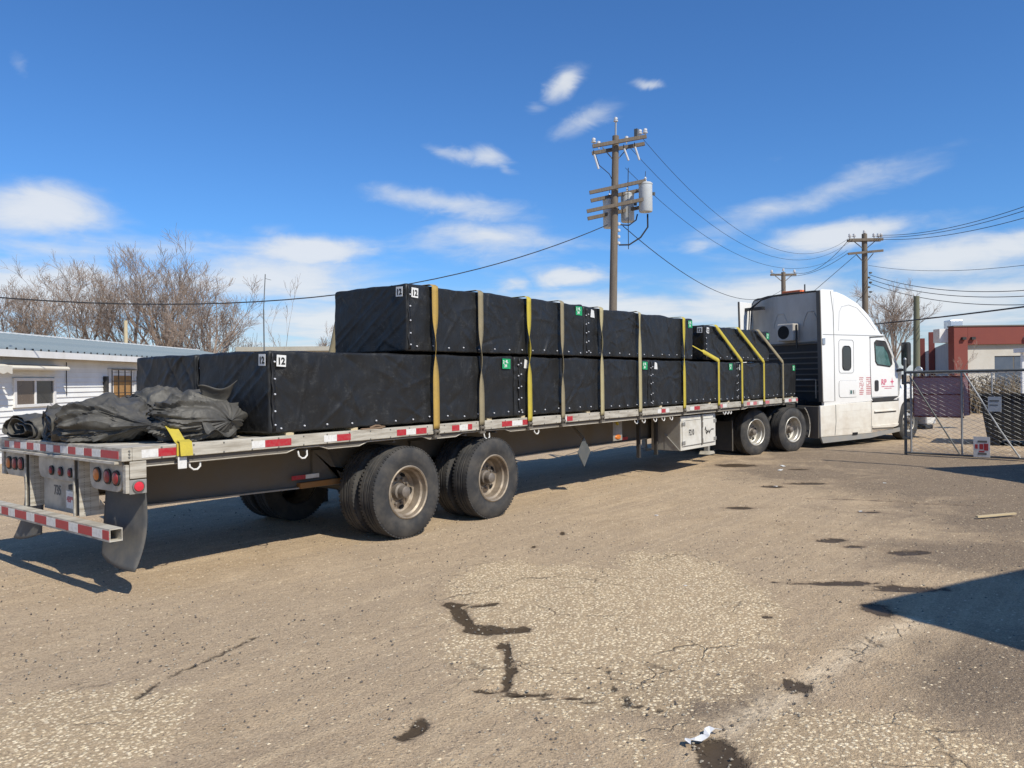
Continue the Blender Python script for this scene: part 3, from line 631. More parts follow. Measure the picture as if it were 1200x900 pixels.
    for a, b in ((x0+.05, 10.90), (10.98, x1-.05)):
        dd = MB().box((a, y0-.016, z0+.07), (b, y0-.002, z1-.07)).build('tool_box_door', 'boxwhite', T, bevel=.008)
        MB().prism([(a+.01, z1-.085), (b-.01, z1-.085), (b-.01, z1-.078), (a+.01, z1-.078)], 'Y', y0-.019, y0-.015).build('door_edge', 'seam', dd)
        MB().prism([(a+.01, z0+.085), (b-.01, z0+.085), (b-.01, z0+.078), (a+.01, z0+.078)], 'Y', y0-.019, y0-.015).build('door_edge', 'seam', dd)
        for zc in (z0+.14, z1-.14):
            xx = a+.03 if a < 10.5 else b-.03
            MB().box((xx-.05, y0-.028, zc-.03), (xx+.04, y0-.014, zc+.03)).tube([(xx+.045, y0-.025, zc-.035), (xx+.045, y0-.025, zc+.035)], .009, 8).build('hinge', 'alu', dd, bevel=.002)
    for zc in (z0+.12, (z0+z1)/2+.12, z1-.06):
        MB().box((10.91, y0-.026, zc-.05), (10.97, y0-.002, zc+.05)).build('latch', 'aludark', T, bevel=.004)
    MB().box((10.925, y0-.014, z0+.05), (10.955, y0-.001, z1-.05)).build('latch_bar', 'aludark', T)
    text('F210', .15, 'box_number', 'ink', T, side_mat(10.36, y0-.018, .68, .75), bold=.003)
    MB().tube([(11.05,.08,.74),(11.08,.08,.80),(11.10,.08,.70),(11.13,.08,.66),(11.16,.08,.72),(11.13,.08,.735),(11.19,.08,.69),(11.23,.08,.73),(11.25,.08,.67),(11.29,.08,.72),(11.36,.08,.745),(11.45,.08,.74)], .008, 5).build('scrawled_mark', 'ink', T)
    MB().bar((x0-.01, .12, .42), (x0-.01, .42, .72), .02, .012).prism([(.12, .415), (.42, .42), (.42, .72)], 'X', x0-.006, x0-.002).build('box_gusset', 'alu', T)
    # landing gear
    for y in (.55, 2.0):
        MB().box((12.1, y-.07, .42), (12.24, y+.07, 1.0)).build('landing_leg', 'aludark', T, bevel=.006)
        MB().box((12.125, y-.045, .20), (12.215, y+.045, .42)).build('landing_leg_inner', 'alu', T, bevel=.004)
        MB().prism([(12.02, .17), (12.32, .17), (12.26, .23), (12.08, .23)], 'Y', y-.11, y+.11).build('landing_foot', 'rail', T)
    MB().bar((12.17, .6, .6), (12.17, 1.95, .6), .03).build('landing_cross_shaft', 'aludark', T)
    MB().bar((12.17, .6, .45), (12.9, .75, 1.0), .05).build('landing_brace', 'aludark', T)
    MB().box((14.0, .4, 1.06), (16.0, 2.2, 1.09)).build('coupler_plate', 'aludark', T)
    MB().box((LT-.05, .0, 1.1), (LT, 2.6, DZ)).build('front_rail', 'rail', T, bevel=.005)
    # winches under the rail
    return T
trailer = build_trailer()

# ------------------------------------------------------------------ wrapped crates
def cover_mesh(x0, x1, y0, y1, z0, z1, seed, folds=44, r=.028, step=.0165):
    nx, ny, nz = [max(3, int((b-a)/step)) for a, b in ((x0, x1), (y0, y1), (z0, z1))]
    rn = np.random.default_rng(seed)
    V = []; F = []; o = 0
    def face(f, nu, nv, flipf):
        nonlocal o
        u, v = np.meshgrid(np.linspace(0, 1, nu+1), np.linspace(0, 1, nv+1), indexing='ij')
        V.append(np.stack(f(u.ravel(), v.ravel()), -1)); i, j = np.meshgrid(np.arange(nu), np.arange(nv), indexing='ij'); a = (i*(nv+1)+j).ravel()+o
        q = np.stack([a, a+nv+1, a+nv+2, a+1], -1); F.append(q[:, ::-1] if flipf else q); o += (nu+1)*(nv+1)
    lx, ly, lz = x1-x0, y1-y0, z1-z0; one = np.ones_like
    face(lambda u, v: (x0+u*lx, y0*one(u), z0+v*lz), nx, nz, False)
    face(lambda u, v: (x0+u*lx, y1*one(u), z0+v*lz), nx, nz, True)
    face(lambda u, v: (x0*one(u), y0+u*ly, z0+v*lz), ny, nz, True)
    face(lambda u, v: (x1*one(u), y0+u*ly, z0+v*lz), ny, nz, False)
    face(lambda u, v: (x0+u*lx, y0+v*ly, z1*one(u)), nx, ny, False)
    face(lambda u, v: (x0+u*lx, y0+v*ly, z0*one(u)), nx, ny, True)
    V = np.concatenate(V); F = np.concatenate(F)
    lo = np.array([x0+r, y0+r, z0+r*.4]); hi = np.array([x1-r, y1-r, z1-r]); c = np.clip(V, lo, hi); d = V-c
    n = np.linalg.norm(d, axis=1, keepdims=True); dirn = np.where(n > 1e-9, d/np.maximum(n, 1e-9), 0)
    P = c+dirn*np.minimum(r, n)
    # cloth: hollow between supports, wandering tension folds
    cen = np.array([(x0+x1)/2, (y0+y1)/2, (z0+z1)/2]); h = np.zeros(len(V))
    for k in range(folds):
        side = rn.random() < .78; kind = rn.random()
        L = rn.uniform(.25, .85); w = rn.uniform(.007, .020); A = rn.uniform(.006, .015)*(1 if rn.random() < .75 else -1)
        tall = rn.random() < .55; cz_ = z0 + (.04 if tall else lz-.04)+rn.uniform(-.02, .02); ang = rn.uniform(.35, 1.35)*(1 if rn.random() < .5 else -1)
        if kind < .3: cz_ = z0+rn.uniform(.2, .8)*lz; ang = rn.uniform(-.9, .9); A *= .7
        if not tall and kind >= .3: ang = -ang
        if side: U = V[:, 0]-(x0+round(rn.uniform(.05, .95)*lx/.29)*.29)
        else: U = V[:, 1]-rn.uniform(y0, y1)
        sg = 1 if (tall or kind < .3) else -1; Wv = (V[:, 2]-cz_)*sg; ang = abs(ang) if rn.random() < .5 else math.pi-abs(ang)
        bend = .35*rn.standard_normal(); a = U*math.cos(ang)+Wv*math.sin(ang); b = -U*math.sin(ang)+Wv*math.cos(ang)+bend*a*a
        face_sel = (np.abs(dirn[:, 1]) > .5) if side else (np.abs(dirn[:, 0]) > .5)
        env = np.clip(1-np.abs(a/L-.35)/.75, 0, 1)*(a > -.06)
        ww = w*(1+2.2*np.clip(a/L, 0, 1))
        h += np.where(face_sel, A*np.exp(-np.abs(b/ww)**1.3)*env, 0)
    # broad slack bellies between the ties
    h += np.where(np.abs(dirn[:, 1]) > .5, .012*np.sin((V[:, 0]-x0)*2*math.pi/1.15+seed)*np.sin((V[:, 2]-z0)/lz*math.pi), 0)
    # diagonal drags on the rear end
    for k in range(9):
        b = (V[:, 1]-y0)*.62-(z1-V[:, 2])*(.9)+.05*k*2-.25; h += np.where(dirn[:, 0] < -.5, .009*np.exp(-np.abs(b/.016)**1.3)*(.5+.5*math.sin(k*2.3)), 0)
    # slack between rivets along the foot
    ph = np.where(np.abs(dirn[:, 1]) > .5, V[:, 0], V[:, 1]); foot = np.exp(-((V[:, 2]-z0)/.09)**2)
    h += foot*.008*np.sin(ph*2*math.pi/.29)
    sag = np.where(dirn[:, 2] > .5, -.012*np.sin(np.clip((V[:, 0]-x0)/lx, 0, 1)*math.pi*3)**2, 0)
    P = P+dirn*h[:, None]; P[:, 2] += sag
    nz_ = np.array([noise.noise(Vector(p)*2.3)+.5*noise.noise(Vector(p)*6.5) for p in V]); P += dirn*(.014*nz_)[:, None]; P[:, 2] += np.where(V[:, 2] > z1-.02, .004*np.sin((V[:, 0]-x0)*5.1+seed)-.006*np.abs(np.sin((V[:, 0]-x0)*2.7+seed*2)), 0)
    P[:, 2] = np.maximum(P[:, 2], z0)
    me = bpy.data.meshes.new('cover'); me.from_pydata(P.tolist(), [], F.tolist())
    b = bmesh.new(); b.from_mesh(me); bmesh.ops.remove_doubles(b, verts=b.verts, dist=.0015); bmesh.ops.recalc_face_normals(b, faces=b.faces); b.to_mesh(me); b.free()
    me.shade_smooth(); me.materials.append(MT['cover']); return me
def crate(x0, x1, y0, y1, z0, z1, seed, label, number=None, green=None, tagw=False, seam=None, gmark='2L\n34'):
    T = thing('wrapped_crate', label, 'crate', (x0, y0, z0), 0, 'black wrapped crates on the trailer')
    me = cover_mesh(0, x1-x0, 0, y1-y0, 0, z1-z0, seed); put('cover', me, T)
    lx, lz = x1-x0, z1-z0
    sx = .035 if seam is None else seam
    def Pf(i, j): return (sx-.018+.036*i+.006*math.sin(j*1.7), -.012-.004*math.sin(j*.9), .02+(lz-.05)*j/16)
    MB().grid(Pf, 2, 17).build('seam_flap', 'coverflap', T, smooth=True, solid=.004, recalc=False)
    mb = MB(); n = int(lx/.29)
    for k in range(n+1):
        x = .12+k*(lx-.24)/n+random.uniform(-.02, .02); mb.lathe([(.001, -.012), (.007, -.010), (.010, 0)], (x+random.uniform(-.03, .03), -.012, .055+random.uniform(-.015, .015)), 'Y', 8)
    for k in range(5):
        z = .07+k*(lz-.2)/4+random.uniform(-.02, .02)
        for dx_ in ((.012,) if seam is None else (-.03, .03)): mb.lathe([(.001, -.012), (.007, -.010), (.010, 0)], (sx+dx_, -.016, z+(.02 if dx_ > .02 else 0)), 'Y', 8)
    mb.build('snap_rivet', 'rivet', T, smooth=True, stuff=True)
    if number:
        a = MB().obox((.125, -.014, lz-.105), (.105, .003, .11), (0, R(3), 0)).build('number_tag', 'label', T)
        text(number, .09, 'number', 'ink', a, side_mat(.080, -.0165, lz-.138, .95), bold=.004)
        a = MB().obox((-.016, .09, lz-.095), (.003, .105, .11), (R(2), 0, 0)).build('number_tag', 'label', T)
        text(number, .09, 'number', 'ink', a, rear_mat(-.019, .135, lz-.128, .95), bold=.004)
    if green is not None:
        a = MB().obox((green, -.016, lz-.105), (.165, .003, .13), (0, R(random.uniform(-3, 3)), 0)).build('green_label', 'green', T)
        for q, (t, dxx, dzz) in enumerate((('2', -.07, .0), ('4L', -.02, .005), ('34', -.045, -.05))): text(t, .055, 'label_writing', 'label', a, side_mat(green+dxx, -.0185, lz-.10+dzz), bold=.002)
    if tagw:
        MB().prism([(sx+.09, lz-.16), (sx+.20, lz-.165), (sx+.185, lz-.06), (sx+.11, lz-.04)], 'Y', -.019, -.016).build('paper_tag', 'label', T)
    return T
Y0, Y1 = .035, 1.275
LZ0, LZ1, UZ0, UZ1 = DZ+.035, 2.06, 2.085, 2.85
LX = [1.36, 5.10, 8.74, 12.41, 16.12]
lab = ['rearmost crate of the bottom row, tagged 12 on its corner', 'second bottom row crate from the back, over the trailer wheels', 'third bottom row crate from the back, above the tool box', 'foremost bottom row crate, ending beside the truck cab']
for k in range(4):
    crate(LX[k]+.012, LX[k+1]-.012, Y0, Y1, LZ0, LZ1-(.01 if k == 3 else 0), 11+k, 'black wrapped '+lab[k], number='12' if k == 0 else None, green=[3.55, 3.5, 3.42, 3.52][k], tagw=k > 0, seam=None if k == 0 else .09)
crate(LX[0]-.005, LX[1]-.012, 1.31, 2.56, LZ0, LZ1, 31, 'black wrapped crate on the far side, left of the bottom crate tagged 12')
UX = [(3.16, 6.77), (6.79, 10.47), (10.98, 14.38)]
lab = ['rearmost crate of the top row, tagged 12 and square ended', 'long middle crate of the top row with green label at both ends', 'lower front crate of the top row, under slanting straps']
for k, (a, b) in enumerate(UX):
    crate(a, b, Y0, Y1, UZ0, UZ1-(.02 if k == 1 else .1 if k == 2 else 0), 51+k, 'black wrapped '+lab[k], number='12' if k in (0, 2) else None, green=b-a-.13, tagw=k == 1, seam=None if k != 1 else .07)
# timber dunnage under each layer
for k, x in enumerate([1.6, 2.4, 4.6, 5.3, 6.9, 8.5, 9.2, 11.2, 12.1, 13.2, 14.8, 15.9]):
    o = MB().box((-.045, 0, 0), (.045, 2.5 if x < 5 else 1.25, .033)).build('timber_bearer', 'planks', loc=(x, .045, DZ)); 
    tag(o, 'thin timber bearer under the bottom row, '+['near the rear end of the crate tagged 12', 'below the middle of the crate tagged 12', 'just right of the amber strap foot', 'just behind the third strap, which is yellow', 'between the fourth and fifth strap feet', 'just right of the sixth strap foot', 'midway between the sixth and seventh straps', 'midway above the tool box', 'just left of the second slanting strap', 'right of the second slanting strap', 'just left of the khaki slanting strap', 'at the very front end of the deck'][k], 'timber', 'timber bearers under the crates')

# ------------------------------------------------------------------ straps
def strap(path, wid, mat, label, twist=None, tw_at=.5, tw=0):
    """ribbon through path; width lies along X except where it twists"""
    pts = []
    for p, q in zip(path[:-1], path[1:]):
        p, q = Vector(p), Vector(q); n = max(2, int((q-p).length/.05))
        pts += [p+(q-p)*i/n for i in range(n)]
    pts.append(Vector(path[-1])); T = thing('ratchet_strap', label, 'strap', pts[0], 0, 'straps over the crates')
    n = len(pts); mb = MB(); o = Vector(pts[0]); rows = []
    for i, p in enumerate(pts):
        t = (pts[min(i+1, n-1)]-pts[max(i-1, 0)]).normalized(); w = (Vector((1, 0, 0))-t*t.x).normalized(); s = t.cross(w)
        a = tw*math.exp(-((p.z-tw_at)/.22)**2) if p.y < .02 else 0
        d = (w*math.cos(a)+s*math.sin(a))*wid/2; rows.append((p-d-o, p+d-o))
    mb.grid(lambda i, j: rows[i][j], n, 2)
    mb.build('webbing', mat, T, smooth=True, solid=.004, recalc=False)
    # winch and hook at the rail
    MB().box((-.05, -.012, -.10), (.05, .02, -.075)).build('hook_plate', 'aludark', T)
    MB().box((-.03, -.012, -.075), (-.022, .02, .0)).box((.022, -.012, -.075), (.03, .02, 0)).tube([(-.04, 0, -.03), (.04, 0, -.03)], .018, 8).build('winch_drum', 'aludark', T)
    return T
yo = -.020; top = UZ1+.006
S1 = [(3.57, 'amberweb', .10, 'amber'), (4.38, 'khaki', .095, 'khaki'), (5.37, 'yellow', .095, 'bright yellow'), (6.15, 'khaki', .085, 'khaki'), (7.20, 'paleweb', .10, 'pale khaki'), (8.38, 'paleweb', .10, 'pale khaki'), (10.0, 'yellow', .10, 'bright yellow')]
desc = ['hindmost strap, over the crate tagged 12', 'second strap from the back', 'third strap from the back, beside a seam', 'fourth strap from the back, narrow', 'fifth strap from the back, right of the green label', 'sixth strap from the back', 'foremost full height strap near the end of the tall stack']
for k, (x, m, w, cn) in enumerate(S1):
    z = top-(.02 if x > 6.8 else 0)
    strap([(x, yo, 1.19), (x, yo, z-.02), (x, .02, z+.004), (x, Y1-.01, z+.004), (x, Y1+.02, z-.02), (x, 1.35, 2.08), (x, 2.60, 2.05), (x, 2.625, 1.19)], w, m, cn+' webbing, '+desc[k], tw_at=[2.15, 2.0, 2.15, 1.95, 2.3, 2.6, 2.2][k], tw=[.9, 1.0, 1.15, 1.0, .9, .35, .5][k])
S2 = [(11.50, 10.50, 2.29, 'yellow', 'yellow strap that bends out of the gap between the top crates'), (12.67, 11.36, 2.76, 'yellow', 'yellow strap slanting over the rear of the low front crate'), (13.90, 12.44, 2.76, 'yellow', 'yellow strap slanting over the middle of the low front crate'), (15.10, 13.55, 2.76, 'khaki', 'dull khaki strap slanting nearest the truck cab')]
for k, (x, xt, zt, m, lb) in enumerate(S2):
    if k == 0: path = [(x, yo, 1.19), (x, yo, 2.06), (x-.02, yo, 2.075), (xt+.30, .0, 2.24), (xt+.22, .35, 2.45), (xt+.22, 1.2, 2.45), (x, 2.4, 2.06), (x, 2.625, 1.19)]
    else: path = [(x, yo, 1.19), (x, yo, 2.05), (x-.03, yo, 2.08), (xt+.02, yo, zt-.02), (xt, .02, zt+.004), (xt, Y1, zt+.004), (x, 2.3, 2.06), (x, 2.625, 1.19)]
    strap(path, .085, m, lb)

# ------------------------------------------------------------------ folded tarps
def tarp_roll(c, length, a, b, axis_rot, turns, seed, name, label, lobes=.12, endin=.12, amp=.05, tail=.2, tie=None, taper=0):
    """a sheet rolled and folded about a lying axis: spiral section swept along it, crumpled"""
    T = thing(name, label, 'tarp', c, axis_rot, 'folded tarps on the trailer deck')
    off = Vector((seed*7.3, seed*3.1, seed*1.7)); nu, nv = 46, int(30*turns)+14
    def P(i, j):
        u = i/(nu-1); th = j/(nv-14)*turns*2*math.pi; tailf = max(0, j-(nv-14))/14
        th0 = turns*2*math.pi; th = min(th, th0)
        rr = .10+.90*(th/th0)**.75
        x = (u-.5)*length
        e = (1-endin*(abs(2*u-1)**4))*(1-taper*u)
        if tie is not None: e *= 1-.22*math.exp(-((u-tie)/.05)**2)
        ca, sa = math.cos(th-1.1), math.sin(th-1.1)
        sq = 1/max(abs(ca)**3+abs(sa)**3, .3)**(1/3)
        y = a*rr*ca*sq*e; z = b*rr*sa*sq*e
        if tailf: y += tail*tailf; z = z*(1-tailf)-b*.96*tailf
        p = Vector((x*2.0, y*2.4, z*2.4))+off
        n1 = noise.noise(p*1.1); n2 = 1-2*abs(noise.noise(p*2.0+Vector((5, 1, 2)))); n3 = 1-2*abs(noise.noise(p*4.6)); n4 = 1-2*abs(noise.noise(p*8.0))
        dsp = amp*(1.1*n1+1.0*n2+.7*n3+.30*n4)-amp*.5
        d = Vector((0, ca, sa)); q = Vector((x, y, z))+d*dsp*(.6+.6*rr)+Vector((amp*1.3*noise.noise(p*1.7+Vector((9, 9, 9))), 0, 0))
        q.z += amp*.5*noise.noise(Vector((x*5, y*5, 3))+off)
        hb = b*.96
        if q.z < -hb: q.z = -hb+.004*abs(n3)
        q.z += hb+.006
        return q
    o = MB().grid(P, nu, nv).build('sheet', 'tarp', T, smooth=True, solid=.005, recalc=False, ang=60)
    return T
dz = DZ+.002
def sack(c, length, prof, ry, rz_, rot, seed, name, label, pleats=9, amp=.16):
    """cloth gathered about a lying axis; prof = radius fraction along it, small where it is cinched"""
    T = thing(name, label, 'tarp', c, rot, 'folded tarps on the trailer deck')
    nu, nv = 84, 150; off = Vector((seed*3.7, seed*1.9, seed*5.3)); n = len(prof)-1
    def P(i, j):
        u = i/(nu-1); ph = j/nv*2*math.pi; t = u*n; k = min(int(t), n-1); f = t-k; f = f*f*(3-2*f); f = f**.6 if k == 0 else (1-(1-f)**.6 if k == n-1 else f); r = prof[k]*(1-f)+prof[k+1]*f
        tw = ph+.5*noise.noise(Vector((u*2.2, math.cos(ph), math.sin(ph)))+off)*1.4
        q = Vector((math.cos(tw)*pleats*.28, math.sin(tw)*pleats*.28, u*1.5))+off
        rid = 1-2*abs(noise.noise(q)); rid2 = 1-2*abs(noise.noise(q*2.3+Vector((3, 3, 0)))); big = noise.noise(Vector((math.cos(ph)*.9, math.sin(ph)*.9, u*2.5))+off)
        cr_ = 1-2*abs(noise.noise(Vector((math.cos(ph)*2, math.sin(ph)*2, u*9))+off))
        s_ = 1+amp*(1.3*rid*abs(rid)+.75*rid2+.5*cr_)+.30*big
        x = (u-.5)*length+.03*noise.noise(q*1.3); y = ry*r*math.cos(ph)*s_; z = rz_*r*math.sin(ph)*s_+rz_*.85
        if z < .004: z = .004+.004*abs(rid2); y *= 1.12
        return (x, y+.06*noise.noise(Vector((u*2, 0, 0))+off), z)
    MB().grid(P, nu, nv, wrap=True).build('sheet', 'tarp', T, smooth=True, recalc=False, ang=50, solid=.004)
    return T
tarp_roll((.36, 2.08, dz), .80, .42, .100, R(4), 3.0, 1, 'folded_tarp', 'flat folded grey tarp at the far rear corner of the deck', amp=.034, tail=.12)
sack((.62, 1.72, dz), .9, [.03, .9, 1.0, .95, .7, .03], .22, .13, R(80), 3, 'crumpled_tarp', 'low crumpled grey tarp filling the gap right of the flat folded one', amp=.2)
tarp_roll((.34, 1.36, dz), .74, .36, .140, R(-12), 3.4, 2, 'rolled_tarp', 'grey tarp folded in layers whose open end faces the tail of the trailer', amp=.05, tail=.05)
b2 = sack((.36, .86, dz), .98, [.10, .95, 1.05, .85, .5, .22, .04], .34, .185, R(-83), 5, 'gathered_tarp', 'grey tarp gathered to a point beside the short yellow strap')
sack((.98, 1.28, dz), 1.0, [.03, .8, 1.0, .9, .8, .03], .30, .215, R(-80), 8, 'crumpled_tarp', 'high crumpled grey tarp lying behind the others against the crates', amp=.2)
b4 = sack((.86, .48, dz), .80, [.30, .35, .8, 1.05, 1.0, .75, .03], .36, .20, R(-75), 13, 'bundled_tarp', 'grey tarp bundle tied round, with a loose flap sticking up')
def Pfl(i, j):
    u = i/11; v = j/13; w = .07+.07*v
    return (.16+.10*v+(u-.5)*2*w*.9, .02+.05*v+(u-.5)*2*w*.8+.03*math.sin(v*5), .28+.25*v+.04*math.cos(u*5)*v-(.08*max(0, v-.7)*3*(1-u)))
MB().grid(Pfl, 12, 14).build('flap', 'tarp', b4, smooth=True, solid=.005, recalc=False)
def Pf2(i, j):
    u = i/9; v = j/9; return (.26+.13*u, -.22+.36*v, .23-.16*u+.04*math.sin(v*7)+.03*math.sin(u*6))
MB().grid(Pf2, 10, 10).build('flap', 'tarp', b4, smooth=True, solid=.005, recalc=False)
pts = [(-.18+.02*math.sin(t), .27*math.cos(t), .18+.17*math.sin(t)) for t in [2*math.pi*i/20 for i in range(21)]]
MB().tube(pts, .008, 6).build('tie_cord', 'greyink', b4, smooth=True)
ysl = [(.66, .95, 1.38), (.60, .72, 1.46), (.57, .55, 1.49), (.545, .38, 1.43), (.52, .22, 1.35), (.49, .06, 1.262), (.47, -.012, 1.245), (.465, -.018, 1.13)]
T = thing('yellow_strap', 'short yellow strap over the tarps, hooked down on the side rail', 'strap', (.47, -.018, 1.13))
pp = []
for p, q in zip(ysl[:-1], ysl[1:]):
    for i in range(5): pp.append(Vector(p).lerp(Vector(q), i/5)-Vector((.47, -.018, 1.13)))
pp.append(Vector(ysl[-1])-Vector((.47, -.018, 1.13)))
MB().grid(lambda i, j: pp[i]+Vector((.045*(1 if j else -1), 0, .0+.008*(1 if j else -1))), len(pp), 2).build('webbing', 'yellow', T, solid=.005, recalc=False)
MB().grid(lambda i, j: pp[-10+i] + Vector(((.075 if j else -.035), -.012-.004*i, .01)), 10, 2).build('loose_end', 'yellow', T, solid=.004, recalc=False)
MB().box((-.045, -.012, -.10), (.035, -.004, .0)).build('ratchet_handle', 'white', T, bevel=.006)
MB().box((-.055, -.01, -.015), (.045, .01, .01)).build('hook', 'aludark', T)
o = MB().tube([(0,0,.02),(.06,-.015,.04),(.14,.01,.035),(.2,-.01,.02),(.14,-.03,.015),(.05,-.02,.012),(-.05,-.01,.01),(-.14,-.02,.012)], .011, 6).build('rope_scrap', 'rope', loc=(2.6, .03, DZ)); tag(o, 'scrap of brown rope on the deck edge below the crate tagged 12', 'rope')
T = thing('leaning_tube', 'brown cardboard tube leaning behind the rear top crate', 'tube', (4.25, 3.05, 0)); 
MB().tube([(0, 0, 1.1), (.22, -.28, 2.75)], .05, 12).build('tube_wall', 'khaki', T, smooth=True)
MB().box((-.1, -.1, 0), (.1, .1, 1.12)).build('tube_foot', 'aludark', T)
# ------------------------------------------------------------------ tractor
def build_tractor():
    T = thing('semi_tractor', 'white sleeper cab truck with high roof, coupled to the flatbed trailer', 'truck', (14.084, .234, 0), -.306)
    WID = 2.45
    # sleeper + cab shell from rounded side profile
    roof = [(2.93, 3.84), (3.25, 3.83), (3.55, 3.77), (4.08, 3.60), (4.54, 3.33), (4.91, 3.01), (5.10, 2.80), (5.28, 2.62), (5.55, 2.22), (5.78, 1.93)]
    def sect(y):
        r = .20; d = min(y, WID-y); e = 0 if d >= r else r-math.sqrt(max(0, r*r-(r-d)**2))
        out = []
        for i, (x, z) in enumerate(roof):
            a = roof[max(i-1, 0)]; b = roof[min(i+1, len(roof)-1)]; t = Vector((b[0]-a[0], b[1]-a[1])).normalized(); n = Vector((-t.y, t.x))
            k = 1 if i < 6 else .55
            x2, z2 = x-n.x*e*k, z-n.y*e*k
            if i == 0: x2 = x
            out.append((x2, z2))
        return out
    ys = [0, .012, .035, .07, .12, .2, .6, 1.225, 1.85, 2.25, 2.33, 2.38, 2.415, 2.438, 2.45]
    body = MB(); S_ = [sect(y) for y in ys]; n = len(roof)
    # bulge the front outward in plan
    def bow(x, y, z): return x+(.16*(1-((y-1.225)/1.225)**2)*max(0, min(1, (x-4.6)/1.0)))
    body.grid(lambda i, j: (bow(S_[i][j][0], ys[i], S_[i][j][1]), ys[i], S_[i][j][1]), len(ys), n)
    for yi, i in ((0, 0), (WID, len(ys)-1)):
        s0 = S_[i]; cols = [(x, z) for x, z in s0]
        body.add([(x, yi, z) for x, z in cols]+[(x, yi, 1.10) for x, z in cols], [(k, k+1, k+1+n, k+n) for k in range(n-1)])
    body.add([(5.78, 0, 1.10), (5.78, WID, 1.10), (5.94, WID, 1.93), (5.94, 0, 1.93)], [(0, 1, 2, 3)])
    body.build('cab_shell', 'paint', T, smooth=True, recalc=False, ang=35)
    MB().box((2.9, .02, 1.02), (5.78, WID-.02, 1.10)).build('cab_floor', 'cabdark', T)
    # rear wall
    rw = [(.02, 1.1), (.02, 3.62), (.12, 3.78), (.3, 3.83), (2.15, 3.83), (2.33, 3.78), (2.43, 3.62), (2.43, 1.1)]
    MB().prism(rw, 'X', 2.90, 2.935).build('rear_wall', 'cabgrey', T)
    mb = MB()
    mb.prism([(.10, 2.66), (2.35, 2.60), (2.35, 2.57), (.10, 2.63)], 'X', 2.87, 2.898)
    mb.build('rear_ledge', 'cabgrey', T)
    for yc in (.62, 1.5):
        MB().tube([(2.893, yc-.22, 3.0), (2.893, yc-.20, 3.12), (2.893, yc-.09, 3.36), (2.893, yc+.09, 3.36), (2.893, yc+.20, 3.12), (2.893, yc+.22, 3.0)], .012, 5).build('pressed_rib', 'cabgrey', T, smooth=True)
    # near-black recess panel with frame
    MB().prism([(.16, 1.1), (.16, 2.42), (.28, 2.54), (2.36, 2.54), (2.36, 1.1)], 'X', 2.875, 2.897).build('rear_recess', 'cabdark', T)
    fr = [(2.855, .13, 1.1), (2.855, .13, 2.42), (2.855, .17, 2.52), (2.855, .27, 2.565), (2.855, 2.3, 2.565)]
    MB().tube(fr, .028, 8).build('recess_frame', 'aludark', T, smooth=True)
    for k in range(8):
        z = 1.35+k*.14; MB().box((2.85, .35, z), (2.872, 1.9, z+.035)).build('louvre', 'aludark', T)
    MB().tube([(2.62, .30, 1.2), (2.62, .30, 1.66), (2.62, .85, 1.66)], .018, 6).build('hose_bracket', 'rail', T)
    # auxiliary air unit
    ac = MB().box((2.62, .93, 2.64), (2.87, 1.42, 3.08)).build('air_unit', 'cabgrey', T, bevel=.03)
    MB().lathe([(.001, -.006), (.165, -.006), (.175, .004)], (2.62, 1.22, 2.86), 'X', 28).build('fan_opening', 'grille', ac)
    mb = MB()
    for k in range(1, 5): mb.lathe([(.036*k, -.012), (.036*k+.006, -.012)], (2.62, 1.22, 2.86), 'X', 24)
    mb.build('fan_guard', 'black', ac)
    MB().bar((2.72, .90, 2.45), (2.72, .90, 3.05), .03).build('unit_bracket', 'black', T)
    MB().box((2.60, 1.85, 3.50), (2.72, 2.62, 3.58)).build('work_lamp_bar', 'black', T, bevel=.01)
    for q, y in enumerate((2.18, 2.25)):
        MB().tube([(2.66, 1.55+q*.1, 3.82), (2.62, 1.9, 3.74), (2.60, y, 3.55), (2.58, y+.02, 3.0), (2.5, y+.05-.1*q, 2.3), (2.0, y-.3, 1.9), (1.6, 1.6, 1.5)], .016, 6).build('air_hose', 'cable', T, smooth=True)
    MB().box((2.40, .02, 3.79), (2.96, WID-.02, 3.80)).build('roof_edge', 'black', T) if False else None
    mb = MB(); mb.tube([(2.92, .10, 3.80), (2.90, .5, 3.855), (2.90, 1.2, 3.865), (2.90, 1.9, 3.85), (2.92, 2.35, 3.78)], .022, 6); mb.build('rear_roof_seal', 'black', T, smooth=True)
    MB().box((2.95, .95, 3.855), (3.15, 1.50, 3.945)).build('beacon_strip', 'orange', T, bevel=.015)
    MB().tube([(3.0, .85, 3.86), (3.0, .85, 4.07)], .018, 6).build('antenna', 'black', T)
    MB().box((2.86, .12, 3.38), (2.89, .24, 3.48)).build('rear_lamp', 'black', T)
    # side extenders
    for y, s in ((0, 1), (WID, -1)):
        a, b = sorted((y, y+s*.035))
        MB().prism([(2.47, 1.12), (2.40, 3.74 if s == -1 else 3.80), (2.47, 3.83 if s == 1 else 3.74), (2.93, 3.84 if s == 1 else 3.72), (2.93, 1.12)], 'Y', a, b).build('side_extender', 'paint', T, bevel=.006)
        MB().prism([(2.44, 1.12), (2.37, 3.80 if s == 1 else 3.74), (2.40, 3.80 if s == 1 else 3.74), (2.475, 1.12)], 'Y', a-.004, b+.06*(s == 1)+.004).build('extender_rubber', 'aludark', T)
    MB().obox((2.50, -.012, 2.58), (.10, .03, .16), (0, 0, 0)).build('extender_hinge', 'chrome', T, bevel=.012)
    # panel gaps on the near side, thin proud gaskets
    y = -.0025
    def seam(pts, r=.006, nm='panel_gap'): MB().tube([(x, y, z) for x, z in pts], r, 4).build(nm, 'seam', T)
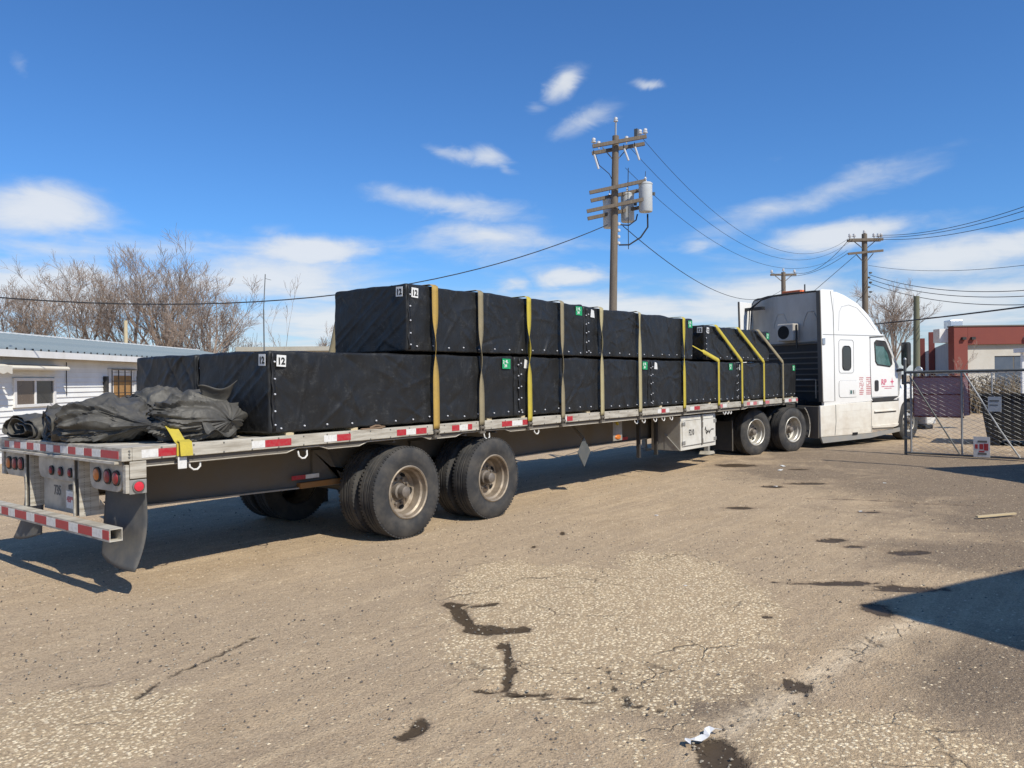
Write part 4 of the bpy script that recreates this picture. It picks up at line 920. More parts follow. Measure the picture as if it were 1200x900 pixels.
    seam([(2.48, 2.745), (5.08, 2.765)]); seam([(2.94, 1.13), (2.93, 2.4), (2.90, 3.3), (2.80, 3.80)], .007)
    def rrect(x0, x1, z0, z1, r, n=5):
        P_ = []
        for cx_, cz_, a0 in ((x1-r, z1-r, 0), (x0+r, z1-r, 90), (x0+r, z0+r, 180), (x1-r, z0+r, 270)):
            P_ += [(cx_+r*math.cos(R(a0+90*i/n)), cz_+r*math.sin(R(a0+90*i/n))) for i in range(n+1)]
        return P_
    p = rrect(3.12, 3.74, 1.81, 2.63, .08); seam(p+[p[0]], .005)
    p = rrect(3.11, 3.88, 1.21, 1.62, .08); hatch = MB().prism(p, 'Y', -.012, .002).build('luggage_hatch', 'paint', T, bevel=.004); seam(p+[p[0]], .006)
    w = MB().prism(rrect(3.28, 3.60, 1.90, 2.46, .09), 'Y', -.010, .004).build('sleeper_window', 'glass', T, bevel=.004)
    p = rrect(3.265, 3.615, 1.885, 2.475, .10); MB().tube([(a, -.006, b) for a, b in p+[p[0]]], .012, 5).build('window_seal', 'black', w)
    MB().box((3.52, -.015, 1.27), (3.80, -.011, 1.40)).build('hatch_sticker', 'white', T); MB().box((3.56, -.018, 1.29), (3.64, -.0145, 1.38)).build('hatch_sticker_mark', 'glassteal', T); MB().box((3.68, -.018, 1.29), (3.72, -.0145, 1.38)).build('hatch_sticker_mark', 'greyink', T)
    # roof bubble relief line
    seam([(3.12, 2.85), (3.15, 3.30), (3.25, 3.44), (3.55, 3.50), (3.9, 3.44), (4.3, 3.2), (4.7, 2.9)], .003, 'roof_crease')
    # door
    dpts = [(4.50, 1.19), (4.46, 2.0), (4.46, 2.70), (5.06, 2.73), (5.30, 2.42), (5.60, 2.02), (5.72, 1.85), (5.72, 1.19)]
    door = MB().prism(dpts, 'Y', -.012, .004).build('cab_door', 'paint', T, bevel=.006)
    MB().tube([(a, -.008, b) for a, b in dpts+[dpts[0]]], .006, 4).build('door_gap', 'seam', door)
    MB().prism([(4.44, 2.71), (5.1, 2.745), (5.1, 2.765), (4.44, 2.735)], 'Y', -.03, 0).build('rain_gutter', 'greyink', door)
    wp = [(4.64, 2.58), (4.68, 2.10), (4.76, 2.02), (5.34, 1.97), (5.43, 2.03), (5.40, 2.22), (5.14, 2.60), (5.08, 2.62), (4.72, 2.635)]
    MB().prism(wp, 'Y', -.020, -.006).build('door_window', 'glassteal', door)
    MB().tube([(a, -.016, b) for a, b in wp+[wp[0]]], .018, 6).build('window_seal', 'black', door)
    MB().prism([(4.66, 2.62), (4.70, 2.5), (5.05, 2.49), (5.22, 2.32), (5.38, 2.0), (5.44, 2.03), (5.40, 2.22), (5.14, 2.62)], 'Y', -.026, -.018).build('window_shade', 'black', door)
    MB().prism(rrect(4.63, 4.80, 1.34, 1.62, .05), 'Y', -.030, -.008).build('door_handle', 'black', door, bevel=.008)
    text('RP', .20, 'door_lettering', 'pink', door, side_mat(4.93, -.016, 1.50, 1.1), bold=.006)
    star = [(5.44+.09*(1 if k % 2 == 0 else .35)*math.cos(R(90+45*k)), 1.575+.11*(1 if k % 2 == 0 else .35)*math.sin(R(90+45*k))) for k in range(8)]
    MB().prism(star, 'Y', -.016, -.0125).build('door_star', 'pink', door)
    mb = MB(); rg = random.Random(5)
    for row, (z, x0, x1, h) in enumerate(((1.44, 4.95, 5.55, .02), (1.395, 5.08, 5.42, .02))):
        x = x0
        while x < x1:
            ww = rg.uniform(.012, .028); mb.box((x, -.0155, z), (x+ww, -.0125, z+h*rg.uniform(.7, 1.2))); x += ww+.008
    mb.build('door_small_print', 'pink', door)
    mb = MB()
    for col, (xa, xb) in enumerate(((3.98, 4.14), (4.28, 4.48))):
        for row in range(10):
            z = 1.70-row*.046; x = xa
            while x < xb:
                ww = rg.uniform(.014, .03)
                if rg.random() > (.35 if col == 0 else .1): mb.box((x, -.003, z-.026), (x+ww, .001, z))
                x += ww+.010
    mb.build('side_small_print', 'pinkred', T)
    # lower fairings
    sk = MB(); pts = [(2.33, .28), (2.31, 1.03), (4.48, 1.085), (4.48, .36), (4.48, .28)]
    MB().prism(pts, 'Y', -.03, .02).build('tank_fairing', 'skirt', T, bevel=.01)
    MB().tube([(2.92, -.032, 1.04), (2.93, -.032, .62), (2.88, -.032, .30)], .008, 4).build('fairing_gap', 'seam', T)
    MB().tube([(4.44, -.032, 1.08), (4.44, -.032, .3)], .005, 4).build('fairing_gap', 'seam', T)
    MB().prism([(2.4, .44), (4.45, .45), (4.45, .46), (2.4, .45)], 'Y', -.034, -.03).build('fairing_crease', 'skirt', T)
    MB().prism([(2.9, .86), (4.45, .89), (4.45, .897), (2.9, .867)], 'Y', -.034, -.03).build('fairing_crease', 'skirt', T)
    MB().prism([(2.42, .13), (2.34, .277), (4.48, .277), (5.78, .36), (5.78, .26), (4.4, .155)], 'Y', -.02, .02).build('rubber_skirt', 'skirtlow', T)
    MB().obox((3.72, -.034, .30), (.22, .012, .06), (0, 0, 0)).build('tow_slot', 'grille', T)
    MB().prism([(4.49, .44), (4.49, 1.05), (5.86, 1.06), (5.90, .95), (5.80, .70), (5.72, .44)], 'Y', .0, .04).build('step_fairing', 'skirt', T, bevel=.008)
    MB().prism([(4.49, .40), (4.49, .46), (5.72, .47), (5.66, .41), (5.5, .385)], 'Y', -.035, .03).build('step_tread', 'skirt', T, bevel=.008)
    MB().prism([(4.52, .365), (4.56, .400), (5.5, .395), (5.45, .33)], 'Y', -.024, .035).build('step_recess', 'orangebrown' if False else 'aludark', T)
    MB().prism([(4.62, .80), (4.62, .835), (5.62, .845), (5.62, .81)], 'Y', -.03, .02).build('step_tread', 'skirt', T, bevel=.006)
    MB().prism([(4.62, .772), (4.62, .796), (5.62, .806), (5.62, .782)], 'Y', -.012, .01).build('step_recess', 'cabdark', T)
    MB().prism([(4.60, 1.065), (4.50, 1.165), (5.76, 1.185), (5.5, 1.10), (5.45, 1.07)], 'Y', -.006, .02).build('step_recess', 'cabdark', T)
    for q in (0,):
        MB().prism([(2.3, .2), (2.3, 1.05), (5.8, 1.05), (5.8, .3)], 'Y', WID-.03, WID+.02).build('tank_fairing', 'skirt', T)
    MB().prism([(2.5, 1.035), (2.5, 1.11), (5.86, 1.18), (5.86, 1.14), (4.48, 1.095)], 'Y', -.002, .06).build('sill_panel', 'paint', T)
    # hood and front
    def hood(i, j):
        x = [5.72, 6.1, 6.5, 6.9, 7.2, 7.4, 7.5, 7.54][i]; top_ = [1.97, 1.90, 1.82, 1.72, 1.60, 1.42, 1.15, .55][i]; wd = [1.20, 1.16, 1.10, 1.02, .95, .88, .82, .80][i]
        t = j/16*math.pi; c_, s_ = math.cos(t), math.sin(t); k = 2.6
        yy = 1.225-wd*math.copysign(abs(c_)**(2/k), c_); z0_ = 1.1 if i < 5 else [1.0, .8, .5][i-5]
        return (x, yy, z0_+(top_-z0_)*abs(s_)**(2/k))
    MB().grid(hood, 8, 17).build('hood', 'paint', T, smooth=True, recalc=False)
    # front fender arch, near and far
    for y0, y1 in ((-.01, .55), (1.9, 2.46)):
        arch = [(5.80, 1.17), (5.78, 1.0)]+[(6.32-.58*math.cos(a), .52+.60*math.sin(a)) for a in [R(50+10*k) for k in range(11)]]
        arch = [(5.78, 1.18)]+[(6.32-.60*math.cos(R(20+14*k)), .50+.62*math.sin(R(20+14*k))) for k in range(11)]+[(7.05, .72), (7.40, .75), (7.38, 1.25), (7.05, 1.42), (6.5, 1.40), (6.0, 1.32)]
        MB().prism(arch, 'Y', y0, y1).build('front_fender', 'paint', T, bevel=.02)
    MB().box((7.15, -.02, .36), (7.62, 2.47, .72)).build('front_bumper', 'paint', T, bevel=.05)
    MB().box((7.1, .0, .24), (7.5, 2.45, .36)).build('bumper_valance', 'black', T, bevel=.03)
    MB().prism([(7.10, .85), (7.45, .88), (7.42, 1.12), (7.12, 1.22)], 'Y', -.014, .02).build('headlamp', 'chrome', T, bevel=.01)
    MB().prism([(6.02, 1.50), (6.12, 1.48), (6.10, 1.74), (6.02, 1.76)], 'Y', -.005, .06).build('hood_latch', 'black', T)
    # windscreen
    ws = [(5.12, .30, 2.78), (5.24, 1.225, 2.80), (5.12, 2.15, 2.78), (5.80, 2.25, 1.98), (5.97, 1.225, 1.98), (5.80, .20, 1.98)]
    MB().add([(x+.03, y_, z+.01) for x, y_, z in ws], [(0, 1, 4, 5), (1, 2, 3, 4)]).build('windscreen', 'glassteal', T, recalc=False)
    MB().tube([(5.10, .05, 2.80), (5.33, .04, 2.55), (5.62, .03, 2.15), (5.80, .03, 1.93)], .035, 6).build('pillar', 'paint', T, smooth=True)
    MB().tube([(5.13, .10, 2.82), (5.38, .08, 2.52), (5.70, .07, 2.1)], .018, 6).build('pillar_trim', 'black', T, smooth=True)
    # mirrors
    for y, s in ((-.01, -1), (WID+.01, 1)):
        mr_ = MB().prism(rrect(5.62, 5.80, 1.98, 2.60, .07), 'Y', *sorted((y+s*.14, y+s*.33))).build('mirror', 'black', T, bevel=.03)
        MB().tube([(5.68, y, 1.86), (5.70, y+s*.18, 1.88), (5.72, y+s*.28, 2.0)], .035, 8).build('mirror_arm', 'black', mr_, smooth=True)
        MB().box((5.605, min(y+s*.16, y+s*.31), 2.03), (5.618, max(y+s*.16, y+s*.31), 2.55)).build('mirror_glass', 'glass', mr_)
    MB().tube([(6.55, -.04, 1.25), (6.5, -.10, 1.6), (6.55, -.12, 1.75)], .012, 6).lathe([(.001, -.04), (.1, -.03), (.11, 0)], (6.55, -.12, 1.86), 'X', 16).build('hood_mirror', 'chrome', T, smooth=True)
    # chassis
    for y in (.78, 1.58): MB().box((-1.15, y, .70), (7.1, y+.08, .98)).build('chassis_rail', 'cabdark', T)
    MB().prism([(-.3, .98), (-.3, 1.05), (.7, 1.07), (1.3, 1.05), (1.3, .98)], 'Y', .7, 1.75).build('fifth_wheel', 'cabdark', T)
    for x in (0, 1.32):
        MB().tube([(x, .15, .51), (x, 2.3, .51)], .08, 12).lathe([(.001, -.16), (.2, -.12), (.24, 0), (.2, .12), (.001, .16)], (x, 1.22, .51), 'Y', 16).build('drive_axle', 'cabdark', T, smooth=True)
        wheel(T, x, 0, 1, rimm='rimclean'); wheel(T, x, WID, -1, rimm='rimclean')
    for y, s in ((0, 1), (WID, -1)): wheel(T, 6.32, y+s*.04, s, 'single', 'rimclean')
    for y in (.02, 1.83):
        fl = MB().box((-.78, y, .14), (-.765, y+.6, .78)).build('mud_flap', 'black', T)
        MB().bar((-.785, y, .14), (-.785, y, .80), .02).build('flap_edge', 'aludark', fl)
    # quarter fender ahead of the drive wheels
    for y in (.0, 1.85):
        a = [(1.32+.62*math.cos(R(k)), .56+.60*math.sin(R(k))) for k in range(-25, 50, 8)]
        MB().grid(lambda i, j: (a[i][0], y+.6*j, a[i][1]), len(a), 2).build('quarter_fender', 'black', T, smooth=True, solid=.012, recalc=False)
        MB().tube([(p, y+.0, q) for p, q in a], .012, 5).build('fender_edge', 'rail', T)
    MB().box((2.35, .06, .35), (5.6, .6, 1.0)).build('fuel_tank', 'cabdark', T, bevel=.05)
    MB().box((2.30, .02, .25), (2.36, .62, 1.02)).build('tank_end', 'aludark', T, bevel=.01)
    MB().box((2.0, .7, .55), (2.8, 1.75, 1.15)).build('deck_plate', 'cabdark', T)
    return T
tractor = build_tractor()

# ------------------------------------------------------------------ house on the left
KH = 1.2
H0 = Vector((CAM.x+KH*(2.64-CAM.x), CAM.y+KH*(10.41-CAM.y), 0)); HA = math.atan2(.599, .801)
def hz(z): return CAM.z+KH*(z-CAM.z)
def build_house():
    T = thing('mobile_home', 'low white sided building with blue grey metal roof at the left', 'building', H0, HA)
    s0, s1, D = -8.0, 16.3, 6.0; E_ = hz(2.42)
    MB().box((s0, .03, 0), (s1, D, E_-.05)).build('wall', 'siding', T)
    # lapped boards, split round the window and the door
    k = 0; z = .15
    wx0, wx1, wz0, wz1 = .33*KH, 1.66*KH, hz(1.33), hz(1.91); dx0, dx1, dz1 = 3.73*KH, 5.0*KH, hz(2.14)
    while z < E_-.08:
        segs = [(s0, s1)]
        if wz0-.06 < z < wz1: segs = [(s0, wx0-.0), (wx1+.0, s1)]
        if z < dz1: segs = [q for a, b in segs for q in ([(a, dx0), (dx1, b)] if a < dx0 < b else [(a, b)])]
        for a, b in segs: MB().prism([(.028, z), (-.012, z), (.014, z+.128), (.028, z+.128)], 'X', a, b).build('siding_board', 'siding', T)
        z += .13
    MB().box((s0, -.004, 0), (s1, .04, .15)).build('skirting', 'trim', T)
    # roof
    so = .35*KH; rz0, rz1, ro = hz(2.45), hz(2.98), 2.2*KH
    for nm, ys_ in (('roof', (-so, ro)), ('roof', (2*ro+so, ro))):
        a, b = ys_; MB().add([(s0-.3, a, rz0), (s1+.3, a, rz0), (s1+.3, b, rz1), (s0-.3, b, rz1), (s0-.3, a, rz0-.04), (s1+.3, a, rz0-.04), (s1+.3, b, rz1-.04), (s0-.3, b, rz1-.04)], [(0,1,2,3),(7,6,5,4),(0,4,5,1),(1,5,6,2),(2,6,7,3),(3,7,4,0)]).build(nm, 'roofblue', T)
    L_ = Vector((0, ro+so, rz1-rz0)); rb = None
    n = int((s1-s0+.6)/.30)
    for k in range(n):
        x = s0-.2+k*.30
        if rb is None: rb = MB().add([(-.02, 0, 0), (.02, 0, 0), (.012, 0, .028), (-.012, 0, .028)]+[(u, L_.y, L_.z+w_) for u, w_ in ((-.02, 0), (.02, 0), (.012, .028), (-.012, .028))], [(0,1,2,3),(7,6,5,4),(0,4,5,1),(1,5,6,2),(2,6,7,3),(3,7,4,0)]).build('roof_rib', 'roofblue', T, loc=(x, -so-.002, rz0)); rc = MB().box((-.022, -.012, -.018), (.022, 0, .024)).build('rib_end', 'grille', T, loc=(x, -so-.004, rz0))
        else:
            for o_ in (rb, rc):
                c = o_.copy(); COL.objects.link(c); c.location.x = x
    MB().box((s0-.3, ro-.12, rz1-.01), (s1+.3, ro+.12, rz1+.03)).build('ridge_cap', 'trim', T)
    MB().box((s0-.3, -so-.015, hz(2.30)), (s1+.3, -so, rz0-.022)).build('fascia', 'trim', T)
    MB().box((s0-.3, -so+.002, hz(2.30)), (s1+.3, .02, hz(2.30)+.02)).build('soffit', 'soffit', T)
    # window
    w = MB(); fwid = .09
    w.box((wx0, -.05, wz0), (wx0+fwid, .02, wz1)).box((wx1-fwid, -.05, wz0), (wx1, .02, wz1)).box((wx0+fwid, -.05, wz1-.07), (wx1-fwid, .02, wz1)).box((wx0+fwid, -.05, wz0), (wx1-fwid, .02, wz0+.07)).box(((wx0+wx1)/2-.03, -.04, wz0+.07), ((wx0+wx1)/2+.03, .02, wz1-.07))
    W_ = w.build('window_frame', 'trim', T, bevel=.006); mid = (wx0+wx1)/2
    MB().box((wx0+fwid, -.012, wz0+.07), (mid-.03, -.004, wz1-.07)).build('pane', 'glassbrown', W_); MB().box((mid+.03, -.012, wz0+.07), (wx1-fwid, -.004, wz1-.07)).build('pane', 'glass', W_)
    # door, boarded, behind a black security grille
    d = MB().box((dx0, -.05, .2), (dx0+.12, .02, dz1)).box((dx1-.12, -.05, .2), (dx1, .02, dz1)).box((dx0+.12, -.05, dz1-.1), (dx1-.12, .02, dz1)).build('door_frame', 'trim', T, bevel=.006)
    MB().box((dx0+.14, -.03, .25), (dx1-.14, -.01, dz1-.11)).build('door_leaf', 'trim', d)
    MB().box((dx0+.25, -.04, 1.2), (dx1-.25, -.031, dz1-.2)).build('door_board', 'plywood', d)
    for k in range(5): x = dx0+.05+k*(dx1-dx0-.1)/4; MB().bar((x, -.10, .4), (x, -.10, dz1-.04), .022).build('grille_bar', 'black', d)
    for k in range(6): z = .5+k*.34; MB().bar((dx0+.04, -.10, z), (dx1-.04, -.10, z), .02).build('grille_bar', 'black', d)
    MB().box((dx0-.25, -.10, 1.55), (dx0-.12, .0, 2.0)).build('wall_box', 'black', T, bevel=.01)
    MB().box((dx1+.02, -.10, 1.5), (dx1+.14, .0, 2.0)).build('wall_box', 'black', T, bevel=.01)
    MB().tube([(2.05*KH, -.03, 1.5), (2.05*KH, -.03, hz(1.95)), (2.06*KH, -.03, hz(2.25))], .012, 5).build('wall_cable', 'cable', T)
    # roof pipe
    return T
build_house()
def house_pt(s, d, z): return H0+Vector((.801*s-.599*d, .599*s+.801*d, z))
# awnings
T = thing('window_awning', 'cream canvas awning above the left window of the white building', 'awning', house_pt(0, 0, 0), HA)
def Pa(i, j): x = -3.2*KH+i*.1; return (x, -.05-.36*KH*j, hz(2.22)-.12*j+.0)
nA_ = int((-.22*KH+3.2*KH)/.1)+1
MB().grid(Pa, nA_, 2).build('canopy', 'awning', T, solid=.01, recalc=False)
def Pv(i, j): x = -3.2*KH+i*.04; return (x, -.05-.36*KH-.004, hz(2.22)-.12+.0-j*(.13+.04*abs(math.sin(i*.45))))
MB().grid(Pv, int(3.0*KH/.04), 2).build('valance', 'awning', T, solid=.008, recalc=False)
T2 = thing('rolled_awning', 'thin retracted awning bar right of the cream awning', 'awning', house_pt(-.2, 0, 0), HA)
MB().prism([(-.02, hz(2.18)), (-.36, hz(2.14)), (-.40, hz(2.10)), (-.38, hz(2.06)), (-.02, hz(2.12))], 'X', .0, 1.85*KH).build('roller', 'awning', T2, bevel=.01)
T = thing('roof_pipe', 'cream vent pipe standing up on the metal roof', 'pipe', house_pt(10.4*KH*.9, 2.5*KH, hz(2.9)))
MB().tube([(0, 0, -.2), (0, 0, 1.0)], .07, 12).build('pipe', 'planks', T, smooth=True)
# long low building further back
def cam_pt(u, v, z): return CAM+(fw+rt2*((u-600)/FPX)-up2*((v-450)/FPX))*z
def gpt(u, z): p = cam_pt(u, 450, z); return (p.x, p.y, 0)
T = thing('low_building', 'low pale flat roofed building seen just over the bottom crates', 'building', gpt(278, 49), YAW-math.pi/2+.12)
MB().box((.3, 0, 0), (11, 8, 3.75)).build('wall', 'whitewall', T); MB().box((0, -.3, 3.75), (11.3, 8.3, 4.02)).build('roof', 'concrete', T)

# ------------------------------------------------------------------ poles and wires
def crossarm(T, c, d, L, zz, w=.10, h=.13, mat='wood'):
    d = Vector(d).normalized(); MB().bar(Vector(c)-d*L/2+Vector((0, 0, zz)), Vector(c)+d*L/2+Vector((0, 0, zz)), w, h).build('crossarm', mat, T)
def insul(T, p, s=1):
    MB().lathe([(.02*s, -.02*s), (.02*s, .06*s), (.07*s, .07*s), (.075*s, .10*s), (.04*s, .12*s), (.06*s, .14*s), (.055*s, .19*s), (.02*s, .21*s), (.001, .21*s)], p, 'Z', 10).build('insulator', 'porcelain', T, smooth=True)
def pole1():
    b = Vector((20.30, 7.74, 0)); T = thing('utility_pole', 'tall wooden utility pole with two arms and three pale transformers', 'utility pole', b)
    topv = Vector((.22, -.19, 10.1))
    MB().tube([(0, 0, 0), topv*.5, topv], [.150, .132, .112], 14).build('pole', 'wood', T, smooth=True)
    ax = Vector((.62, -.785, 0))
    def at(z): return topv*(z/10.1)
    A = ax*.80+Vector((.3, .1, .19)); A2 = ax*.86+Vector((.2, .1, .24))
    def arm(z, L0, L1, off, rise, nm='crossarm'):
        c = at(z)+off; MB().bar(c-ax*L0+Vector((0, 0, -rise*L0)), c+ax*L1+Vector((0, 0, rise*L1)), .10, .115).build(nm, 'wood', T)
    o1 = Vector((-.20, -.16, 0)); o2 = -o1
    arm(9.82, .82, 1.02, o1, .17); arm(9.72, .78, 1.05, o2, .17)
    arm(8.28, .90, 1.02, o1, .20); arm(8.10, .80, 1.0, o2, .20); arm(7.66, .98, 1.05, o1, .20); arm(7.50, .9, .98, o2, .20)
    MB().tube([at(9.9), at(10.55)], .035, 8).build('ridge_pin', 'galv', T); insul(T, at(10.52), 1.1)
    for s_, q in ((-.78, 0), (-.55, .06), (.42, .04), (.80, 0), (.98, 0)):
        p = at(9.86)+ax*s_+Vector((0, 0, .17*s_))+(o2 if q else o1); insul(T, p, 1.15)
    MB().obox(at(10.0)+ax*.72+Vector((0, 0, .16)), (.12, .12, .34), (0, 0, 0)).build('switch_box', 'galvdark', T)
    for s_, L in ((-.78, .55), (.25, .45), (.62, .5)):
        p = at(9.62)+ax*s_+Vector((-.1, -.1, .17*s_)); q = p+ax*.16+Vector((0, 0, -L))
        MB().tube([p+(q-p)*.1, q], .035, 8).build('fuse_cutout', 'porcelain', T, smooth=True)
        MB().tube([p+Vector((0, 0, .1)), p, q], .015, 6).build('fuse_wire', 'cable', T)
    MB().bar(at(9.2), at(9.72)-ax*.45, .03).bar(at(9.2), at(9.72)+ax*.45, .03).build('arm_brace', 'galvdark', T)
    for s_, dd, z, lb in ((-.10, .42, 7.02, 0), (.52, .42, 7.22, 0), (1.06, -.1, 7.45, 0)):
        c = at(z)+ax*s_+Vector((.785, .62, 0))*dd; r = .23
        can = MB().lathe([(.001, 0), (r*.93, 0), (r, .03), (r, .92), (r*1.05, .93), (r*1.05, .97), (r*.9, 1.0), (.001, 1.05)], c, 'Z', 24).build('transformer_can', 'transformer', T, smooth=True)
        MB().lathe([(.03, .0), (.05, .05), (.03, .1), (.05, .15), (.02, .2), (.001, .2)], c+Vector((0, 0, 1.0)), 'Z', 10).build('bushing', 'porcelain', can, smooth=True)
        MB().tube([c+Vector((0, 0, 1.2)), c+Vector((.02, 0, 1.4))], .01, 5).build('bushing_wire', 'cable', can)
        MB().obox(c+ax*(r+.05)+Vector((0, 0, .62)), (.08, .08, .1), (0, 0, 0)).build('lug', 'galvdark', can)
    for k in range(4): MB().lathe([(.001, 0), (.05, .02), (.06, .06), (.05, .1), (.001, .12)], at(6.35+k*.22)+ax*.16, 'Z', 8).build('spool_insulator', 'porcelain', T, smooth=True)
    c = at(7.1)
    MB().tube([c+ax*1.15+Vector((0, 0, .3)), c+ax*1.15+Vector((0, 0, -.15)), c+ax*.9+Vector((0, 0, -.5)), c+ax*.5+Vector((0, 0, -.75)), c+ax*.15+Vector((0, 0, -.75))], .03, 6).build('drop_lead', 'cable', T, smooth=True)
    MB().tube([c+ax*.8+Vector((0, 0, .3)), c+ax*.75+Vector((0, 0, .1)), c+ax*.5+Vector((0, 0, -.08)), c+ax*.15+Vector((0, 0, -.05))], .025, 6).build('drop_lead', 'cable', T, smooth=True)
    MB().tube([at(9.5)-ax*.7, at(9.1)-ax*.55, at(8.8)-ax*.2, at(8.4)], .014, 5).build('jumper', 'cable', T, smooth=True)
    MB().tube([at(9.0)+ax*.45, at(8.3)+ax*.45, at(6.2)+ax*.5], .014, 5).build('jumper', 'cable', T, smooth=True)
    return b
pole1()
def pole2():
    b = Vector((46.0, 5.88, 0)); T = thing('utility_pole', 'wooden utility pole with double arms behind the cab roof', 'utility pole', b)
    MB().tube([(0, 0, 0), (.05, .02, 10.05)], [.20, .15], 12).build('pole', 'wood', T, smooth=True)
    ax = (.60, -.80, 0)
    a = Vector(ax)
    for dd in (-.16, .16): MB().bar(Vector((.785*dd, .62*dd, 9.68))-a*.95, Vector((.785*dd, .62*dd, 9.68))+a*1.0, .1, .14).build('crossarm', 'wood', T)
    MB().bar(Vector((-.15, -.12, 8.86))-a*1.05, Vector((-.15, -.12, 9.02))+a*.98, .1, .13).build('crossarm', 'wood', T)
    for s_ in (-.85, -.6, .55, .8, .95): insul(T, Vector((0, 0, 9.78))+a*s_, 1.4)
    insul(T, (.05, .02, 10.0), 1.3)
    MB().bar((0, 0, 9.1), Vector((0, 0, 9.6))-a*.6, .04).bar((0, 0, 9.1), Vector((0, 0, 9.6))+a*.6, .04).bar((0, 0, 8.3), Vector((0, 0, 8.85))-a*.5, .04).bar((0, 0, 8.3), Vector((0, 0, 8.9))+a*.5, .04).build('arm_brace', 'galvdark', T)
    for k in range(6): MB().lathe([(.001, 0), (.08, .02), (.1, .06), (.08, .1), (.001, .12)], Vector((0, 0, 6.3+k*.28))+a*(.22+.1*(k % 2)), 'Z', 8).build('spool_insulator', 'galvdark', T, smooth=True)
def pole3():
    b = Vector((61.05, 15.88, 0)); T = thing('utility_pole', 'distant wooden utility pole with one arm above the cab', 'utility pole', b)
    MB().tube([(0, 0, 0), (0, 0, 10.25)], [.24, .17], 10).build('pole', 'wood', T, smooth=True)
    a = Vector((.62, -.785, 0)); MB().bar(Vector((0, 0, 10.05))-a*1.05, Vector((0, 0, 10.05))+a*1.05, .13, .16).build('crossarm', 'wood', T)
    MB().bar((0, 0, 9.4), Vector((0, 0, 10.0))-a*.7, .05).bar((0, 0, 9.4), Vector((0, 0, 10.0))+a*.7, .05).build('arm_brace', 'wood', T)
    for s_ in (-.95, .9): insul(T, Vector((0, 0, 10.12))+a*s_, 1.6)
    insul(T, (0, 0, 10.25), 1.5)
pole2(); pole3()
T = thing('bare_pole', 'plain greenish pole without arms left of the red building', 'pole', (38.95, 1.83, 0)); MB().tube([(0, 0, 0), (.03, -.03, 5.55)], [.17, .13], 12).build('pole', 'woodgreen', T, smooth=True)
T = thing('antenna_mast', 'thin grey mast standing behind the bottom crates', 'mast', (11.15, 14.48, 0))
MB().tube([(0, 0, 0), (0, 0, 4.0)], .020, 8).build('mast', 'galvdark', T, smooth=True); MB().tube([(0, 0, 4.0), (.05, -.04, 5.08)], .014, 8).build('tip', 'galvdark', T, smooth=True)
MB().bar((.05, -.03, 4.95), (.18, -.15, 4.9), .012).build('pennant_arm', 'galvdark', T)
def wire(p, q, sag, r, label, g='overhead wires', n=28):
    p, q = Vector(p), Vector(q); pts = [p.lerp(q, i/n)-Vector((0, 0, 4*sag*(i/n)*(1-i/n)))-p for i in range(n+1)]
    o = MB().tube(pts, r, 5, cap=False).build('overhead_wire', 'cable', loc=p); tag(o, label, 'wire', g)
P1 = Vector((20.30, 7.74, 0)); AX = Vector((.62, -.785, 0)); tp = lambda z: P1+Vector((.22, -.19, 10.1))*(z/10.1)
P2 = Vector((46.0, 5.88, 0)); A2 = Vector((.6, -.8, 0)); P3 = Vector((61.05, 15.88, 0))
wire(tp(9.98)+AX*.95, P2+Vector((0, 0, 9.85))-A2*.85, 2.2, .008, 'upper overhead wire sagging from the transformer pole to the double arm pole')
wire(tp(9.7)+AX*.5, P2+Vector((0, 0, 9.80))-A2*.6, 2.4, .008, 'middle overhead wire sagging from the transformer pole to the double arm pole')
wire(tp(9.0)+AX*.35, P2+Vector((0, 0, 9.1))-A2*1.0, 2.1, .008, 'lower overhead wire sagging from the transformer pole to the double arm pole')
wire(tp(7.0)+AX*.3, P3+Vector((0, 0, 8.9)), 1.6, .015, 'overhead wire dropping from below the transformers towards the distant pole')
wire(P2+Vector((0, 0, 9.8))-A2*.85, P3+Vector((0, 0, 10.2))+A2*.9, .7, .016, 'overhead wire from the double arm pole to the right end of the distant pole')
wire(P2+Vector((0, 0, 8.95))-A2*.95, P3+Vector((0, 0, 10.2))-A2*.9, .7, .014, 'overhead wire from the double arm pole to the left end of the distant pole')
wire(tp(7.05)-AX*.22, cam_pt(-260, 318, 15), 1.5, .016, 'service wire falling left from the transformer pole past the bare trees')
for k, (v, s_) in enumerate(((190, .9), (198, .7), (212, .5))):
    wire(P2+Vector((0, 0, 9.95-.1*k))+A2*s_, cam_pt(1330, v, 24), .6, .014, ['highest', 'second highest', 'third highest'][k]+' wire running off right from the double arm pole')
wire(P2+Vector((0, 0, 8.2))+A2*.2, cam_pt(1330, 290, 24), .5, .010, 'thin lone wire running off right below the three top wires')
for k, v in enumerate((322, 330, 344)):
    wire(P2+Vector((0, 0, 7.65-.25*k))+A2*.25, cam_pt(1340, v, 25), .75, .016, ['top', 'middle', 'bottom'][k]+' cable of the three thick cables running off right')
wire(cam_pt(880, 388, 55), cam_pt(1360, 338, 16), .25, .024, 'thick black cable crossing in front of the plain greenish pole')
# guy wires
wire(P2+Vector((0, 0, 9.0))-A2*.3, P2+Vector((-6.0, 9.0, 0)), 0, .016, 'steep guy wire falling left from the double arm pole', g='guy wires', n=4)
wire(P2+Vector((0, 0, 6.6)), P2+Vector((-3.5, 5.0, 0)), 0, .016, 'lower guy wire falling left from the double arm pole', g='guy wires', n=4)

